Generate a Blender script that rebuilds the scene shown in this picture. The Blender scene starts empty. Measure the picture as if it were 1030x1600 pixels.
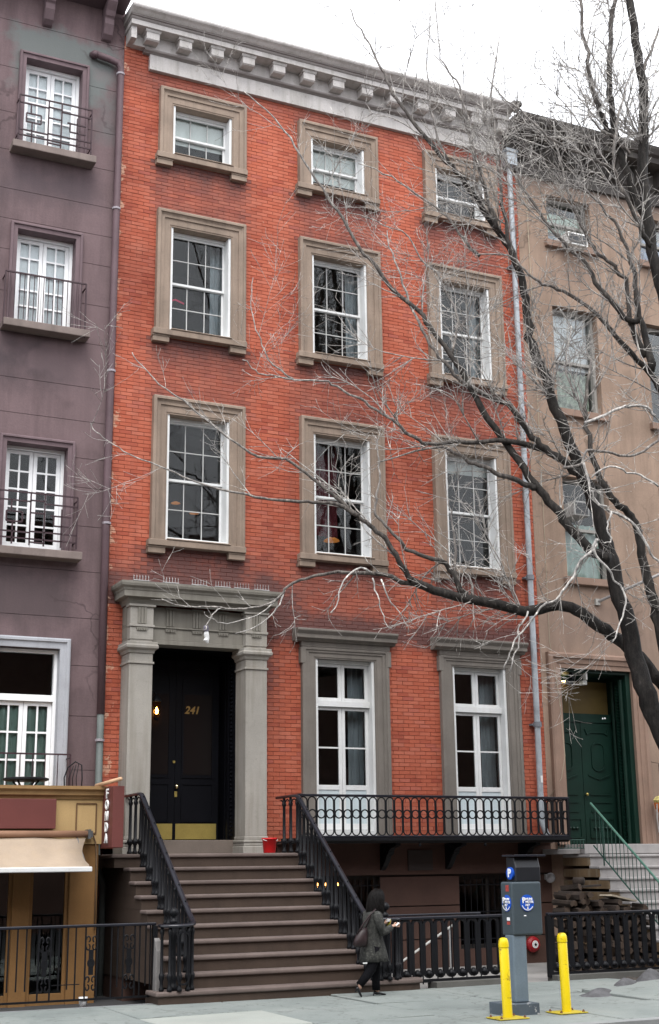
import bpy, bmesh, math, random
from mathutils import Vector, Matrix
random.seed(7)
R = math.radians
sc = bpy.context.scene
col = sc.collection

# ------------------------------------------------------------------ camera
cd = bpy.data.cameras.new('camera')
cam = bpy.data.objects.new('camera', cd)
col.objects.link(cam)
sc.camera = cam
YAW, PITCH, ROLL = R(25.65737), R(14.66848), R(-0.692077)
CAM = Vector((-5.9097, -20.5, 1.67))
_fw = Vector((math.sin(YAW) * math.cos(PITCH), math.cos(YAW) * math.cos(PITCH), math.sin(PITCH)))
_r = Vector((math.cos(YAW), -math.sin(YAW), 0))
_u = _r.cross(_fw)
_r2 = _r * math.cos(ROLL) + _u * math.sin(ROLL)
_u2 = -_r * math.sin(ROLL) + _u * math.cos(ROLL)
cam.matrix_world = Matrix(((_r2.x, _u2.x, -_fw.x, CAM.x), (_r2.y, _u2.y, -_fw.y, CAM.y), (_r2.z, _u2.z, -_fw.z, CAM.z), (0, 0, 0, 1)))
cd.sensor_fit = 'VERTICAL'
cd.sensor_height = 36.0
cd.lens = 2098.38 / 1600 * 36
cd.clip_start = 0.1
cd.clip_end = 2000

# ------------------------------------------------------------------ sky, sun, exposure
SUN_EL, SUN_AZ = 58.0, 215.0            # overcast: a broad soft glow from high over the street
w = bpy.data.worlds.new('World')
sc.world = w
w.use_nodes = True
nt = w.node_tree
bg = nt.nodes['Background']
sky = nt.nodes.new('ShaderNodeTexSky')
sky.sky_type = 'NISHITA'
sky.sun_disc = False
sky.sun_elevation = R(SUN_EL)
sky.sun_rotation = R(SUN_AZ)
sky.air_density = 1.0
sky.dust_density = 4.0
hs = nt.nodes.new('ShaderNodeHueSaturation')
hs.inputs['Saturation'].default_value = 0.12
mx = nt.nodes.new('ShaderNodeMix')
mx.data_type = 'RGBA'
mx.inputs[0].default_value = 0.82       # even cloud layer over the clear sky
mx.inputs[7].default_value = (11.6, 11.9, 12.6, 1)
nt.links.new(sky.outputs[0], hs.inputs['Color'])
nt.links.new(hs.outputs[0], mx.inputs[6])
nt.links.new(mx.outputs[2], bg.inputs['Color'])
bg.inputs['Strength'].default_value = 0.1
sd = bpy.data.lights.new('sun', 'SUN')
sun = bpy.data.objects.new('sun', sd)
col.objects.link(sun)
sd.energy = 1.3
sd.angle = R(35)
sd.color = (1.0, 0.97, 0.92)
_el, _az = R(SUN_EL), R(200.0)          # compass: 0 = +Y, 90 = +X
_dir = Vector((math.sin(_az) * math.cos(_el), math.cos(_az) * math.cos(_el), math.sin(_el)))
sky.sun_rotation = _az
sun.rotation_euler = _dir.to_track_quat('Z', 'Y').to_euler()
sun.location = (0, -10, 30)
sc.view_settings.view_transform = 'Standard'
sc.view_settings.look = 'None'
sc.view_settings.gamma = 1.0
sc.view_settings.use_curve_mapping = False
sc.view_settings.exposure = 1.12
sc.render.engine = 'CYCLES'
sc.cycles.use_denoising = True
sc.cycles.max_bounces = 5
sc.cycles.diffuse_bounces = 3
sc.cycles.glossy_bounces = 2
sc.cycles.transparent_max_bounces = 8

# ------------------------------------------------------------------ helpers
class MB:
    """collects geometry for one mesh"""
    def __init__(s):
        s.v, s.f = [], []
    def add(s, v, f):
        o = len(s.v)
        s.v += [tuple(p) for p in v]
        s.f += [tuple(i + o for i in q) for q in f]
        return s
    def quad(s, a, b, c, d):
        return s.add([a, b, c, d], [(0, 1, 2, 3)])
    def box(s, x0, x1, y0, y1, z0, z1):
        v = [(x, y, z) for x in (x0, x1) for y in (y0, y1) for z in (z0, z1)]
        return s.add(v, [(0, 1, 3, 2), (4, 6, 7, 5), (0, 4, 5, 1), (2, 3, 7, 6), (0, 2, 6, 4), (1, 5, 7, 3)])
    def obox(s, c, ax, ay, az):
        """box from centre and three half-axis vectors"""
        c, ax, ay, az = Vector(c), Vector(ax), Vector(ay), Vector(az)
        v = [c + ax * i + ay * j + az * k for i in (-1, 1) for j in (-1, 1) for k in (-1, 1)]
        return s.add(v, [(0, 1, 3, 2), (4, 6, 7, 5), (0, 4, 5, 1), (2, 3, 7, 6), (0, 2, 6, 4), (1, 5, 7, 3)])
    def prism(s, poly, a, b, axis='X'):
        """extrude a 2-D polygon; axis X: poly=(y,z); Y: (x,z); Z: (x,y)"""
        def P(p, t):
            return {'X': (t, p[0], p[1]), 'Y': (p[0], t, p[1]), 'Z': (p[0], p[1], t)}[axis]
        n = len(poly)
        v = [P(p, a) for p in poly] + [P(p, b) for p in poly]
        f = [tuple(range(n)), tuple(range(2 * n - 1, n - 1, -1))]
        f += [(i, (i + 1) % n, n + (i + 1) % n, n + i) for i in range(n)]
        return s.add(v, f)
    def tube(s, pts, rad, n=6, closed=False, caps=True):
        P = [Vector(p) for p in pts]
        if isinstance(rad, (int, float)):
            rad = [rad] * len(P)
        m = len(P)
        up = None
        v, f = [], []
        for i in range(m):
            if closed:
                t = P[(i + 1) % m] - P[i - 1]
            else:
                t = P[min(i + 1, m - 1)] - P[max(i - 1, 0)]
            if t.length < 1e-9:
                t = Vector((0, 0, 1))
            t.normalize()
            if up is None:
                up = t.orthogonal().normalized()
            else:
                up = up - t * up.dot(t)
                if up.length < 1e-5:
                    up = t.orthogonal()
                up.normalize()
            bi = t.cross(up)
            for k in range(n):
                a = 2 * math.pi * k / n
                v.append(P[i] + (up * math.cos(a) + bi * math.sin(a)) * rad[i])
        rng = m if closed else m - 1
        for i in range(rng):
            j = (i + 1) % m
            for k in range(n):
                l = (k + 1) % n
                f.append((i * n + k, i * n + l, j * n + l, j * n + k))
        if caps and not closed:
            f.append(tuple(range(n - 1, -1, -1)))
            f.append(tuple((m - 1) * n + k for k in range(n)))
        return s.add(v, f)
    def bar(s, pts, wv, t, closed=False):
        """flat bar: rectangular section swept along pts lying in a plane whose normal is wv (half width vector); t = half thickness"""
        P = [Vector(p) for p in pts]
        W = Vector(wv)
        m = len(P)
        v, f = [], []
        for i in range(m):
            d = (P[(i + 1) % m] - P[i - 1]) if closed else (P[min(i + 1, m - 1)] - P[max(i - 1, 0)])
            d.normalize()
            n = d.cross(W).normalized() * t
            v += [P[i] - W - n, P[i] + W - n, P[i] + W + n, P[i] - W + n]
        rng = m if closed else m - 1
        for i in range(rng):
            j = (i + 1) % m
            for k in range(4):
                l = (k + 1) % 4
                f.append((i * 4 + k, i * 4 + l, j * 4 + l, j * 4 + k))
        if not closed:
            f += [(3, 2, 1, 0), tuple((m - 1) * 4 + k for k in range(4))]
        return s.add(v, f)
    def lathe(s, prof, c=(0, 0, 0), n=16):
        """profile [(r,z)] about the vertical through c"""
        v, f = [], []
        for r, z in prof:
            for k in range(n):
                a = 2 * math.pi * k / n
                v.append((c[0] + r * math.cos(a), c[1] + r * math.sin(a), c[2] + z))
        for i in range(len(prof) - 1):
            for k in range(n):
                l = (k + 1) % n
                f.append((i * n + k, i * n + l, (i + 1) * n + l, (i + 1) * n + k))
        f.append(tuple(range(n - 1, -1, -1)))
        f.append(tuple((len(prof) - 1) * n + k for k in range(n)))
        return s.add(v, f)
    def loft(s, rings, caps=True):
        """rings: list of equally long point loops"""
        n = len(rings[0])
        v = [p for r in rings for p in r]
        f = []
        for i in range(len(rings) - 1):
            for k in range(n):
                l = (k + 1) % n
                f.append((i * n + k, i * n + l, (i + 1) * n + l, (i + 1) * n + k))
        if caps:
            f.append(tuple(range(n - 1, -1, -1)))
            f.append(tuple((len(rings) - 1) * n + k for k in range(n)))
        return s.add(v, f)
    def mesh(s, name, mat, smooth=False):
        me = bpy.data.meshes.new(name)
        me.from_pydata(s.v, [], s.f)
        bm = bmesh.new()
        bm.from_mesh(me)
        bmesh.ops.recalc_face_normals(bm, faces=bm.faces)
        bm.to_mesh(me)
        bm.free()
        if mat:
            me.materials.append(mat)
        if smooth:
            me.polygons.foreach_set('use_smooth', [True] * len(me.polygons))
        return me
    def build(s, name, mat, parent=None, smooth=False, bevel=0, seg=2, **props):
        o = bpy.data.objects.new(name, s.mesh(name, mat, smooth))
        return link(o, parent, bevel, seg, **props)

def link(o, parent=None, bevel=0, seg=2, **props):
    col.objects.link(o)
    if parent is not None:
        o.parent = parent
        if parent.type == 'EMPTY':
            o.matrix_parent_inverse = Matrix.Translation(-parent.location)
    if bevel:
        m = o.modifiers.new('bevel', 'BEVEL')
        m.width = bevel
        m.segments = seg
        m.limit_method = 'ANGLE'
        m.angle_limit = R(40)
        m.harden_normals = False
    for k, v in props.items():
        if v is not None:
            o[k] = v
    return o

def thing(name, label, cat, loc=(0, 0, 0), group=None):
    o = bpy.data.objects.new(name, None)
    o.location = loc
    o.empty_display_size = 0.2
    col.objects.link(o)
    o['label'], o['category'] = label, cat
    if group:
        o['group'] = group
    return o

_boxes = {}
def boxobj(name, x0, x1, y0, y1, z0, z1, mat, parent, **props):
    """box with shared mesh data for equal sizes"""
    sx, sy, sz = round(x1 - x0, 3), round(y1 - y0, 3), round(z1 - z0, 3)
    key = (name, sx, sy, sz, mat.name)
    if key not in _boxes:
        _boxes[key] = MB().box(-sx / 2, sx / 2, -sy / 2, sy / 2, -sz / 2, sz / 2).mesh(name, mat)
    o = bpy.data.objects.new(name, _boxes[key])
    o.location = ((x0 + x1) / 2, (y0 + y1) / 2, (z0 + z1) / 2)
    return link(o, parent, **props)

def inst(name, me, parent, loc, rot=(0, 0, 0), scale=None, **props):
    o = bpy.data.objects.new(name, me)
    o.location = loc
    o.rotation_euler = rot
    if scale:
        o.scale = scale
    return link(o, parent, **props)

def copy_thing(root, delta, rotz=None, **props):
    r = root.copy()
    col.objects.link(r)
    r.location = Vector(root.location) + Vector(delta)
    if rotz is not None:
        r.rotation_euler = (0, 0, rotz)
    for k, v in props.items():
        r[k] = v
    for ch in list(root.children):
        c = ch.copy()
        col.objects.link(c)
        c.parent = r
        for g in ch.children:
            d = g.copy()
            col.objects.link(d)
            d.parent = c
    return r

def text_obj(name, s, size, mat, parent, M, depth=0.004, shear=0, bold=0, **props):
    cu = bpy.data.curves.new('txt', 'FONT')
    cu.body = s
    cu.size = size
    cu.extrude = depth / 2
    cu.align_x = 'CENTER'
    cu.align_y = 'CENTER'
    cu.shear = shear
    cu.offset = bold
    cu.resolution_u = 3
    tmp = bpy.data.objects.new('txt', cu)
    me = bpy.data.meshes.new_from_object(tmp)
    bpy.data.objects.remove(tmp)
    me.transform(M)
    me.materials.clear()
    me.materials.append(mat)
    me.name = name
    return link(bpy.data.objects.new(name, me), parent, **props)

def frame_front(x, y, z):
    """text standing in the X-Z plane, read from -Y"""
    return Matrix.Translation((x, y, z)) @ Matrix.Rotation(R(90), 4, 'X')
def frame_left(x, y, z):
    """text on a plane facing -X, read from -X"""
    return Matrix.Translation((x, y, z)) @ Matrix.Rotation(R(-90), 4, 'Z') @ Matrix.Rotation(R(90), 4, 'X')

# ------------------------------------------------------------------ materials
class NB:
    def __init__(s, name):
        s.m = bpy.data.materials.new(name)
        s.m.use_nodes = True
        s.t = s.m.node_tree
        s.p = s.t.nodes['Principled BSDF']
        s.out = s.t.nodes['Material Output']
        s.geo = None
    def n(s, typ, **kw):
        x = s.t.nodes.new(typ)
        for k, v in kw.items():
            setattr(x, k, v)
        return x
    def l(s, a, b):
        s.t.links.new(a, b)
    def pos(s):
        if s.geo is None:
            s.geo = s.n('ShaderNodeNewGeometry')
        return s.geo.outputs['Position']
    def math(s, op, a, b=None, c=None, clamp=False):
        x = s.n('ShaderNodeMath', operation=op, use_clamp=clamp)
        for i, q in enumerate((a, b, c)):
            if q is None:
                continue
            if isinstance(q, (int, float)):
                x.inputs[i].default_value = q
            else:
                s.l(q, x.inputs[i])
        return x.outputs[0]
    def noise(s, scale, detail=4, rough=.55, vec=None, stretch=None, seed=0):
        x = s.n('ShaderNodeTexNoise')
        x.inputs['Scale'].default_value = scale
        x.inputs['Detail'].default_value = detail
        x.inputs['Roughness'].default_value = rough
        v = vec if vec is not None else s.pos()
        if stretch or seed:
            mp = s.n('ShaderNodeMapping')
            mp.inputs['Scale'].default_value = stretch or (1, 1, 1)
            mp.inputs['Location'].default_value = (seed * 3.1, seed * 1.7, seed * 2.3)
            s.l(v, mp.inputs['Vector'])
            v = mp.outputs[0]
        s.l(v, x.inputs['Vector'])
        return x.outputs['Fac']
    def ramp(s, fac, stops):
        x = s.n('ShaderNodeValToRGB')
        e = x.color_ramp.elements
        while len(e) < len(stops):
            e.new(0.5)
        for q, (p, c) in zip(e, stops):
            q.position = p
            q.color = (*c, 1) if len(c) == 3 else c
        s.l(fac, x.inputs[0])
        return x.outputs['Color']
    def mix(s, fac, a, b, mode='MIX'):
        x = s.n('ShaderNodeMix', data_type='RGBA', blend_type=mode)
        for i, q in ((0, fac), (6, a), (7, b)):
            if isinstance(q, (int, float)):
                x.inputs[i].default_value = q
            elif isinstance(q, tuple):
                x.inputs[i].default_value = (*q, 1)
            else:
                s.l(q, x.inputs[i])
        return x.outputs[2]
    def bump(s, h, strength=.3, dist=.01):
        x = s.n('ShaderNodeBump')
        x.inputs['Strength'].default_value = strength
        x.inputs['Distance'].default_value = dist
        s.l(h, x.inputs['Height'])
        s.l(x.outputs[0], s.p.inputs['Normal'])

def C(c, k):
    return tuple(min(1, q * k) for q in c)

def mat(name, c, rough=.8, var=.18, scale=2.0, fine=60, fvar=.12, bump=.2, spec=.35, metal=0, streak=0, streak_col=None, wear=0, wear_col=None, seed=0):
    b = NB(name)
    base = b.ramp(b.noise(scale, 5, .6, seed=seed + 1), [(.3, C(c, 1 - var)), (.7, C(c, 1 + var))])
    if fvar:
        f = b.ramp(b.noise(fine, 3, .6, seed=seed + 2), [(.3, (1 - fvar,) * 3), (.7, (1, 1, 1))])
        base = b.mix(1, base, f, 'MULTIPLY')
    if streak:
        st = b.ramp(b.noise(1.0, 4, .6, stretch=(7, 7, .5), seed=seed + 3), [(.48, (0, 0, 0)), (.75, (1, 1, 1))])
        base = b.mix(b.math('MULTIPLY', st, streak), base, streak_col or C(c, .45))
    if wear:
        wr = b.ramp(b.noise(9, 5, .7, seed=seed + 4), [(.60, (0, 0, 0)), (.66, (1, 1, 1))])
        base = b.mix(b.math('MULTIPLY', wr, wear), base, wear_col or C(c, 2))
    b.l(base, b.p.inputs['Base Color'])
    b.p.inputs['Roughness'].default_value = rough
    b.p.inputs['Specular IOR Level'].default_value = spec
    b.p.inputs['Metallic'].default_value = metal
    if bump:
        b.bump(b.noise(fine, 4, .6, seed=seed + 5), bump, .006)
    return b.m

def glow(name, c, s):
    b = NB(name)
    b.p.inputs['Base Color'].default_value = (*c, 1)
    b.p.inputs['Emission Color'].default_value = (*c, 1)
    b.p.inputs['Emission Strength'].default_value = s
    return b.m

def glass_mat(name, tint=(1, 1, 1), ior=1.34, rough=0.0, wavy=.04):
    b = NB(name)
    b.t.nodes.remove(b.p)
    tr = b.n('ShaderNodeBsdfTransparent')
    tr.inputs[0].default_value = (*tint, 1)
    gl = b.n('ShaderNodeBsdfGlossy')
    gl.inputs['Roughness'].default_value = rough
    fr = b.n('ShaderNodeFresnel')
    fr.inputs['IOR'].default_value = ior
    bp = b.n('ShaderNodeBump')
    bp.inputs['Strength'].default_value = wavy
    bp.inputs['Distance'].default_value = .05
    b.l(b.noise(2.2, 2), bp.inputs['Height'])
    b.l(bp.outputs[0], gl.inputs['Normal'])
    mxs = b.n('ShaderNodeMixShader')
    b.l(fr.outputs[0], mxs.inputs[0])
    b.l(tr.outputs[0], mxs.inputs[1])
    b.l(gl.outputs[0], mxs.inputs[2])
    b.l(mxs.outputs[0], b.out.inputs['Surface'])
    return b.m

BW, BH = 0.212, 0.0665          # brick pitch along the course, course height
def brick_material():
    b = NB('red_brick')
    sp = b.n('ShaderNodeSeparateXYZ')
    b.l(b.pos(), sp.inputs[0])
    row = b.math('FLOOR', b.math('DIVIDE', sp.outputs['Z'], BH))
    par = b.math('MULTIPLY', b.math('MODULO', row, 2.0), .5)
    cx = b.math('FLOOR', b.math('ADD', b.math('DIVIDE', sp.outputs['X'], BW), par))
    cv = b.n('ShaderNodeCombineXYZ')
    b.l(cx, cv.inputs[0])
    b.l(row, cv.inputs[1])
    wn = b.n('ShaderNodeTexWhiteNoise', noise_dimensions='2D')
    b.l(cv.outputs[0], wn.inputs['Vector'])
    c = b.ramp(wn.outputs['Value'], [(0, (.35, .080, .048)), (.15, (.425, .106, .059)), (.55, (.462, .124, .071)), (.9, (.49, .150, .093)), (1, (.385, .102, .072))])
    big = b.ramp(b.noise(.55, 5, .65, seed=2), [(.30, (.60, .56, .58)), (.52, (.95, .95, .95)), (.72, (1.0, 1.0, 1.0))])
    c = b.mix(.9, c, big, 'MULTIPLY')
    pale = b.ramp(b.noise(1.3, 6, .7, seed=14), [(.55, (0, 0, 0)), (.75, (1, 1, 1))])
    c = b.mix(b.math('MULTIPLY', pale, .28), c, (.58, .26, .18))
    strk = b.ramp(b.noise(1.0, 5, .65, stretch=(5, 5, .35), seed=6), [(.52, (0, 0, 0)), (.74, (1, 1, 1))])
    c = b.mix(b.math('MULTIPLY', strk, .35), c, (.20, .065, .050))
    fine = b.ramp(b.noise(70, 4, .7), [(.25, (.80, .78, .78)), (.6, (1, 1, 1))])
    c = b.mix(1, c, fine, 'MULTIPLY')
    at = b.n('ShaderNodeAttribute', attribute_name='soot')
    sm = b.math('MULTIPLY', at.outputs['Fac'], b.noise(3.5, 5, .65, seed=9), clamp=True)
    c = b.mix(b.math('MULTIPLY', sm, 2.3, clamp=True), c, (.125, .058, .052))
    # pale spalled patches along the party-wall edge and scattered chips
    edge = b.math('SUBTRACT', 1.0, b.math('DIVIDE', sp.outputs['X'], .22), clamp=True)
    chip = b.ramp(b.math('ADD', b.noise(4.5, 6, .7, seed=4), b.math('MULTIPLY', edge, .17)), [(.70, (0, 0, 0)), (.735, (1, 1, 1))])
    c = b.mix(b.math('MULTIPLY', chip, .75), c, (.55, .34, .24))
    b.l(c, b.p.inputs['Base Color'])
    b.p.inputs['Roughness'].default_value = .82
    b.p.inputs['Specular IOR Level'].default_value = .25
    b.bump(b.noise(90, 4, .7), .35, .005)
    return b.m

M_BRICK = brick_material()
M_MORTAR = mat('brick_mortar', (.33, .098, .066), var=.25, fine=40)
M_STONE = mat('window_brownstone', (.272, .208, .162), var=.2, scale=1.6, fine=55, bump=.35, streak=.55, wear=.35, wear_col=(.16, .12, .095))
M_PORT = mat('portico_stone', (.31, .292, .262), var=.14, scale=1.2, fine=60, bump=.35, streak=.55, streak_col=(.15, .13, .10), wear=.3, wear_col=(.20, .185, .16))
M_HOOD = mat('hood_stone', (.185, .165, .145), var=.16, scale=1.5, fine=60, streak=.4)
M_CORN = mat('cornice_paint', (.50, .475, .46), var=.12, scale=1.5, fine=40, streak=.4, streak_col=(.16, .15, .11), wear=.35, wear_col=(.17, .15, .11))
M_BASE = mat('basement_brownstone', (.070, .036, .027), var=.2, scale=1.3, fine=50, bump=.3)
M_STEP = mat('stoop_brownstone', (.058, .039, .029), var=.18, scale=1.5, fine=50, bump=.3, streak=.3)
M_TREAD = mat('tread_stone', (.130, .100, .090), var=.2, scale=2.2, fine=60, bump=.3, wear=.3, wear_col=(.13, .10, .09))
M_STUC = None
M_WHITE = mat('white_paint', (.70, .71, .71), rough=.55, var=.08, fvar=.08, bump=.08, streak=.3, streak_col=(.5, .48, .42))
M_MUNT = mat('weathered_glazing_bar', (.50, .50, .49), rough=.6, var=.12, bump=.05, streak=.3)
M_IRON = mat('black_iron', (.0055, .006, .008), rough=.5, var=.3, fvar=.1, bump=.15, spec=.22)
M_GLASS = glass_mat('window_glass', (.93, .95, .95))
M_DARK = mat('room_interior', (.05, .044, .044), rough=.95, var=.2, bump=0)
M_CURT = mat('pale_curtain', (.62, .63, .64), rough=.9, var=.06, bump=0, streak=.35, streak_col=(.4, .42, .44))
M_BLIND = mat('white_blind', (.74, .77, .74), rough=.85, var=.05, bump=0)
M_RUST = mat('rusty_steel', (.16, .07, .035), rough=.8)
def concrete():
    b = NB('sidewalk_concrete')
    c = b.ramp(b.noise(.7, 6, .65, seed=1), [(.28, (.145, .168, .162)), (.5, (.20, .225, .215)), (.72, (.245, .265, .25))])
    f = b.ramp(b.noise(75, 4, .75), [(.28, (.72, .72, .72)), (.6, (1, 1, 1))])
    c = b.mix(1, c, f, 'MULTIPLY')
    st = b.ramp(b.noise(4.5, 6, .7, seed=5), [(.56, (0, 0, 0)), (.66, (1, 1, 1))])
    c = b.mix(b.math('MULTIPLY', st, .45), c, (.11, .125, .12))
    vo = b.n('ShaderNodeTexVoronoi'); vo.inputs['Scale'].default_value = 3.2; b.l(b.pos(), vo.inputs['Vector'])
    gum = b.ramp(vo.outputs['Distance'], [(.075, (1, 1, 1)), (.10, (0, 0, 0))])
    c = b.mix(b.math('MULTIPLY', gum, .7), c, (.06, .065, .065))
    ve = b.n('ShaderNodeTexVoronoi', feature='DISTANCE_TO_EDGE'); ve.inputs['Scale'].default_value = .55
    wv = b.n('ShaderNodeVectorMath', operation='ADD'); b.l(b.pos(), wv.inputs[0])
    nv = b.n('ShaderNodeTexNoise'); nv.inputs['Scale'].default_value = 3; b.l(b.pos(), nv.inputs['Vector']); b.l(nv.outputs['Color'], wv.inputs[1])
    b.l(wv.outputs[0], ve.inputs['Vector'])
    crk = b.ramp(ve.outputs['Distance'], [(.006, (1, 1, 1)), (.014, (0, 0, 0))])
    c = b.mix(b.math('MULTIPLY', crk, .4), c, (.06, .065, .06))
    b.l(c, b.p.inputs['Base Color'])
    b.p.inputs['Roughness'].default_value = .85
    b.bump(b.noise(80, 5, .7), .4, .006)
    return b.m
M_CONC = concrete()
# ------------------------------------------------------------------ ground, street, pavements
M_ASPH = mat('asphalt', (.05, .05, .052), rough=.9, var=.2, scale=1, fine=90, bump=.5)
M_JOINT = mat('pavement_joint', (.035, .04, .034), rough=.95, bump=.3)
M_KERB = mat('kerb_stone', (.24, .25, .25), var=.2, fine=60)
MB().quad((-300, -300, -.17), (300, -300, -.17), (300, 300, -.17), (-300, 300, -.17)).build('street', M_ASPH, kind='structure')
walk = MB().box(-16, 26, -7.9, -3.42, -.16, -.03).build('sidewalk', M_JOINT, kind='structure')
FREE = (6.0, 7.9, -5.7, -4.2)     # tree pit
M_NEWC = mat('new_concrete', (.30, .32, .295), var=.1, scale=1.2, fine=70)
ys = [-7.9, -6.42, -4.94, -3.44]
random.seed(3)
xs = [-14.6 + 1.52 * i for i in range(27)]
for j in range(3):
    for i in range(len(xs) - 1):
        x0, x1, y0, y1 = xs[i] + .011, xs[i + 1] - .011, ys[j] + .016, ys[j + 1] - .016
        if j in (1, 2) and 6.6 < x0 < 7.0:
            continue
        t = .05
        tilt = [random.uniform(-.012, .010) for _ in range(4)]
        if j == 1 and 5.0 < x0 < 5.9:
            tilt = [.012, .03, .06, .10]          # lifted by the tree root
        if j == 1 and 3.5 < x0 < 4.0:
            tilt = [.0, .0, -.008, -.012]
        if j == 2 and 5.0 < x0 < 5.9:
            tilt = [-.005, .0, .03, .0]
        b = MB()
        v = [(x0, y0, -t), (x1, y0, -t), (x1, y1, -t), (x0, y1, -t), (x0, y0, tilt[0]), (x0, y1, tilt[1]), (x1, y0, tilt[2]), (x1, y1, tilt[3])]
        b.add(v, [(0, 1, 2, 3), (4, 6, 7, 5), (0, 4, 6, 1), (2, 7, 5, 3), (1, 6, 7, 2), (0, 3, 5, 4)])
        b.build('paving_slab', M_NEWC if (j == 1 and -1.2 < x0 < -.5) else M_CONC, walk, bevel=.008, seg=1)
kerb = MB().box(-16, 26, -8.04, -7.92, -.3, -.10).build('kerb', M_KERB, kind='structure')
for i in range(14):
    x = -15 + i * 2.9
    boxobj('kerb_stone', x, x + 2.885, -8.08, -7.905, -.2, .004 + random.uniform(-.004, .006), M_KERB, kerb)
M_SOIL = mat('pit_soil', (.055, .045, .038), var=.4, scale=6, fine=40, bump=1)
def mound(x0, x1, y0, y1, hf, n_=16):
    g_ = [[(x0 + (x1 - x0) * i / n_, y0 + (y1 - y0) * j / n_, hf(x0 + (x1 - x0) * i / n_, y0 + (y1 - y0) * j / n_)) for i in range(n_ + 1)] for j in range(n_ + 1)]
    return MB().add([p for r_ in g_ for p in r_], [(j * (n_ + 1) + i, j * (n_ + 1) + i + 1, (j + 1) * (n_ + 1) + i + 1, (j + 1) * (n_ + 1) + i) for j in range(n_) for i in range(n_)])
sp = mound(6.69, 8.19, -6.40, -3.45, lambda x, y: -.03 + .05 * random.random() + .10 * math.exp(-((x - 7.58) ** 2 + (y + 4.9) ** 2) / .5))
def patch_h(x, y):
    """heaved asphalt patch running back from the pit"""
    t = ((x - 4.9) * .86 + (y + 5.55) * .5)
    d = abs(-(x - 4.9) * .5 + (y + 5.55) * .86)
    return -.03 + (.06 + .045 * t) * math.exp(-(d / .16) ** 2) * (1 if 0 < t < 2.4 else math.exp(-abs(t if t < 0 else t - 2.4) * 5)) * (1 + .5 * math.sin(t * 7)) + random.uniform(-.006, .006)
pa = mound(4.7, 7.4, -5.9, -3.6, patch_h, 44)
pa.build('asphalt_patch', mat('broken_asphalt', (.085, .085, .09), var=.4, scale=5, fine=40, bump=1), kind='structure')
sp.build('tree_pit_soil', M_SOIL, kind='structure')
# sunken areas behind the fences
M_AREA = mat('area_paving', (.20, .21, .215), var=.2, scale=1.2)
ap = MB()
ap.box(-9, -.06, -3.4, .3, -.5, -.34)
ap.box(-9, 0.3, -3.44, -3.36, -.5, -.004)
ap.build('area_pavement', M_AREA, kind='structure')
MB().box(2.97, 13.0, -3.24, 0.3, -.3, -.03).build('area_pavement', mat('area_flagging', (.27, .26, .25), var=.2, scale=1.4), kind='structure')
lk = MB()
lk.box(3.80, 4.98, -3.52, -3.26, -.1, .07)
lk.box(5.80, 13.0, -3.52, -3.26, -.1, .07)
lk.build('fence_kerb', mat('fence_kerb_stone', (.10, .098, .09), var=.2), kind='structure')

# ------------------------------------------------------------------ generic wall with openings
def wall_cells(x0, x1, z0, z1, holes):
    X = sorted({x0, x1, *[h[0] for h in holes], *[h[1] for h in holes]})
    Z = sorted({z0, z1, *[h[2] for h in holes], *[h[3] for h in holes]})
    X = [x for x in X if x0 <= x <= x1]
    Z = [z for z in Z if z0 <= z <= z1]
    out = []
    for j in range(len(Z) - 1):
        run = None
        for i in range(len(X) - 1):
            cx, cz = (X[i] + X[i + 1]) / 2, (Z[j] + Z[j + 1]) / 2
            if any(h[0] < cx < h[1] and h[2] < cz < h[3] for h in holes):
                if run: out.append((run[0], run[1], Z[j], Z[j + 1]))
                run = None
            else:
                run = (run[0], X[i + 1]) if run else (X[i], X[i + 1])
        if run: out.append((run[0], run[1], Z[j], Z[j + 1]))
    return out
def wall_mesh(x0, x1, z0, z1, holes, y, depth):
    b = MB()
    for a, c, d, e in wall_cells(x0, x1, z0, z1, holes):
        b.quad((a, y, d), (c, y, d), (c, y, e), (a, y, e))
    for h in holes:
        a, c, d, e = h[:4]
        for p, q in (((a, d), (a, e)), ((a, e), (c, e)), ((c, e), (c, d)), ((c, d), (a, d))):
            b.quad((p[0], y, p[1]), (q[0], y, q[1]), (q[0], y + depth, q[1]), (p[0], y + depth, p[1]))
    return b

# ------------------------------------------------------------------ the brick house
HX0, HX1 = 0.0, 8.2
house = thing('brick_townhouse', 'four-storey red brick townhouse with brownstone window surrounds and grey portico', 'house', (4.1, 0, 0))
COLS = [0.66, 3.361, 6.035]           # outer left of the window surrounds
SW, OW0, OW1 = 1.645, 0.262, 1.383    # surround width, opening offsets
ROWS = {4: (13.84, 14.83, 15.13), 3: (10.52, 12.45, 12.74), 2: (6.84, 9.01, 9.30)}   # opening bottom, top, surround top
holes = []
for c0 in COLS:
    for r in (4, 3, 2):
        holes.append((c0 + OW0 - .005, c0 + OW1 + .005, ROWS[r][0] - .03, ROWS[r][1] + .005))
for c0 in COLS[1:]:
    holes.append((c0 + OW0 - .005, c0 + OW1 + .005, 2.09, 5.035))
holes.append((.615, 2.215, 1.83, 5.09))
WZ0, WZ1 = 1.98, 15.92
wall_mesh(HX0, HX1, WZ0, WZ1, holes, .008, .36).build('wall', M_MORTAR, house)
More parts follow.
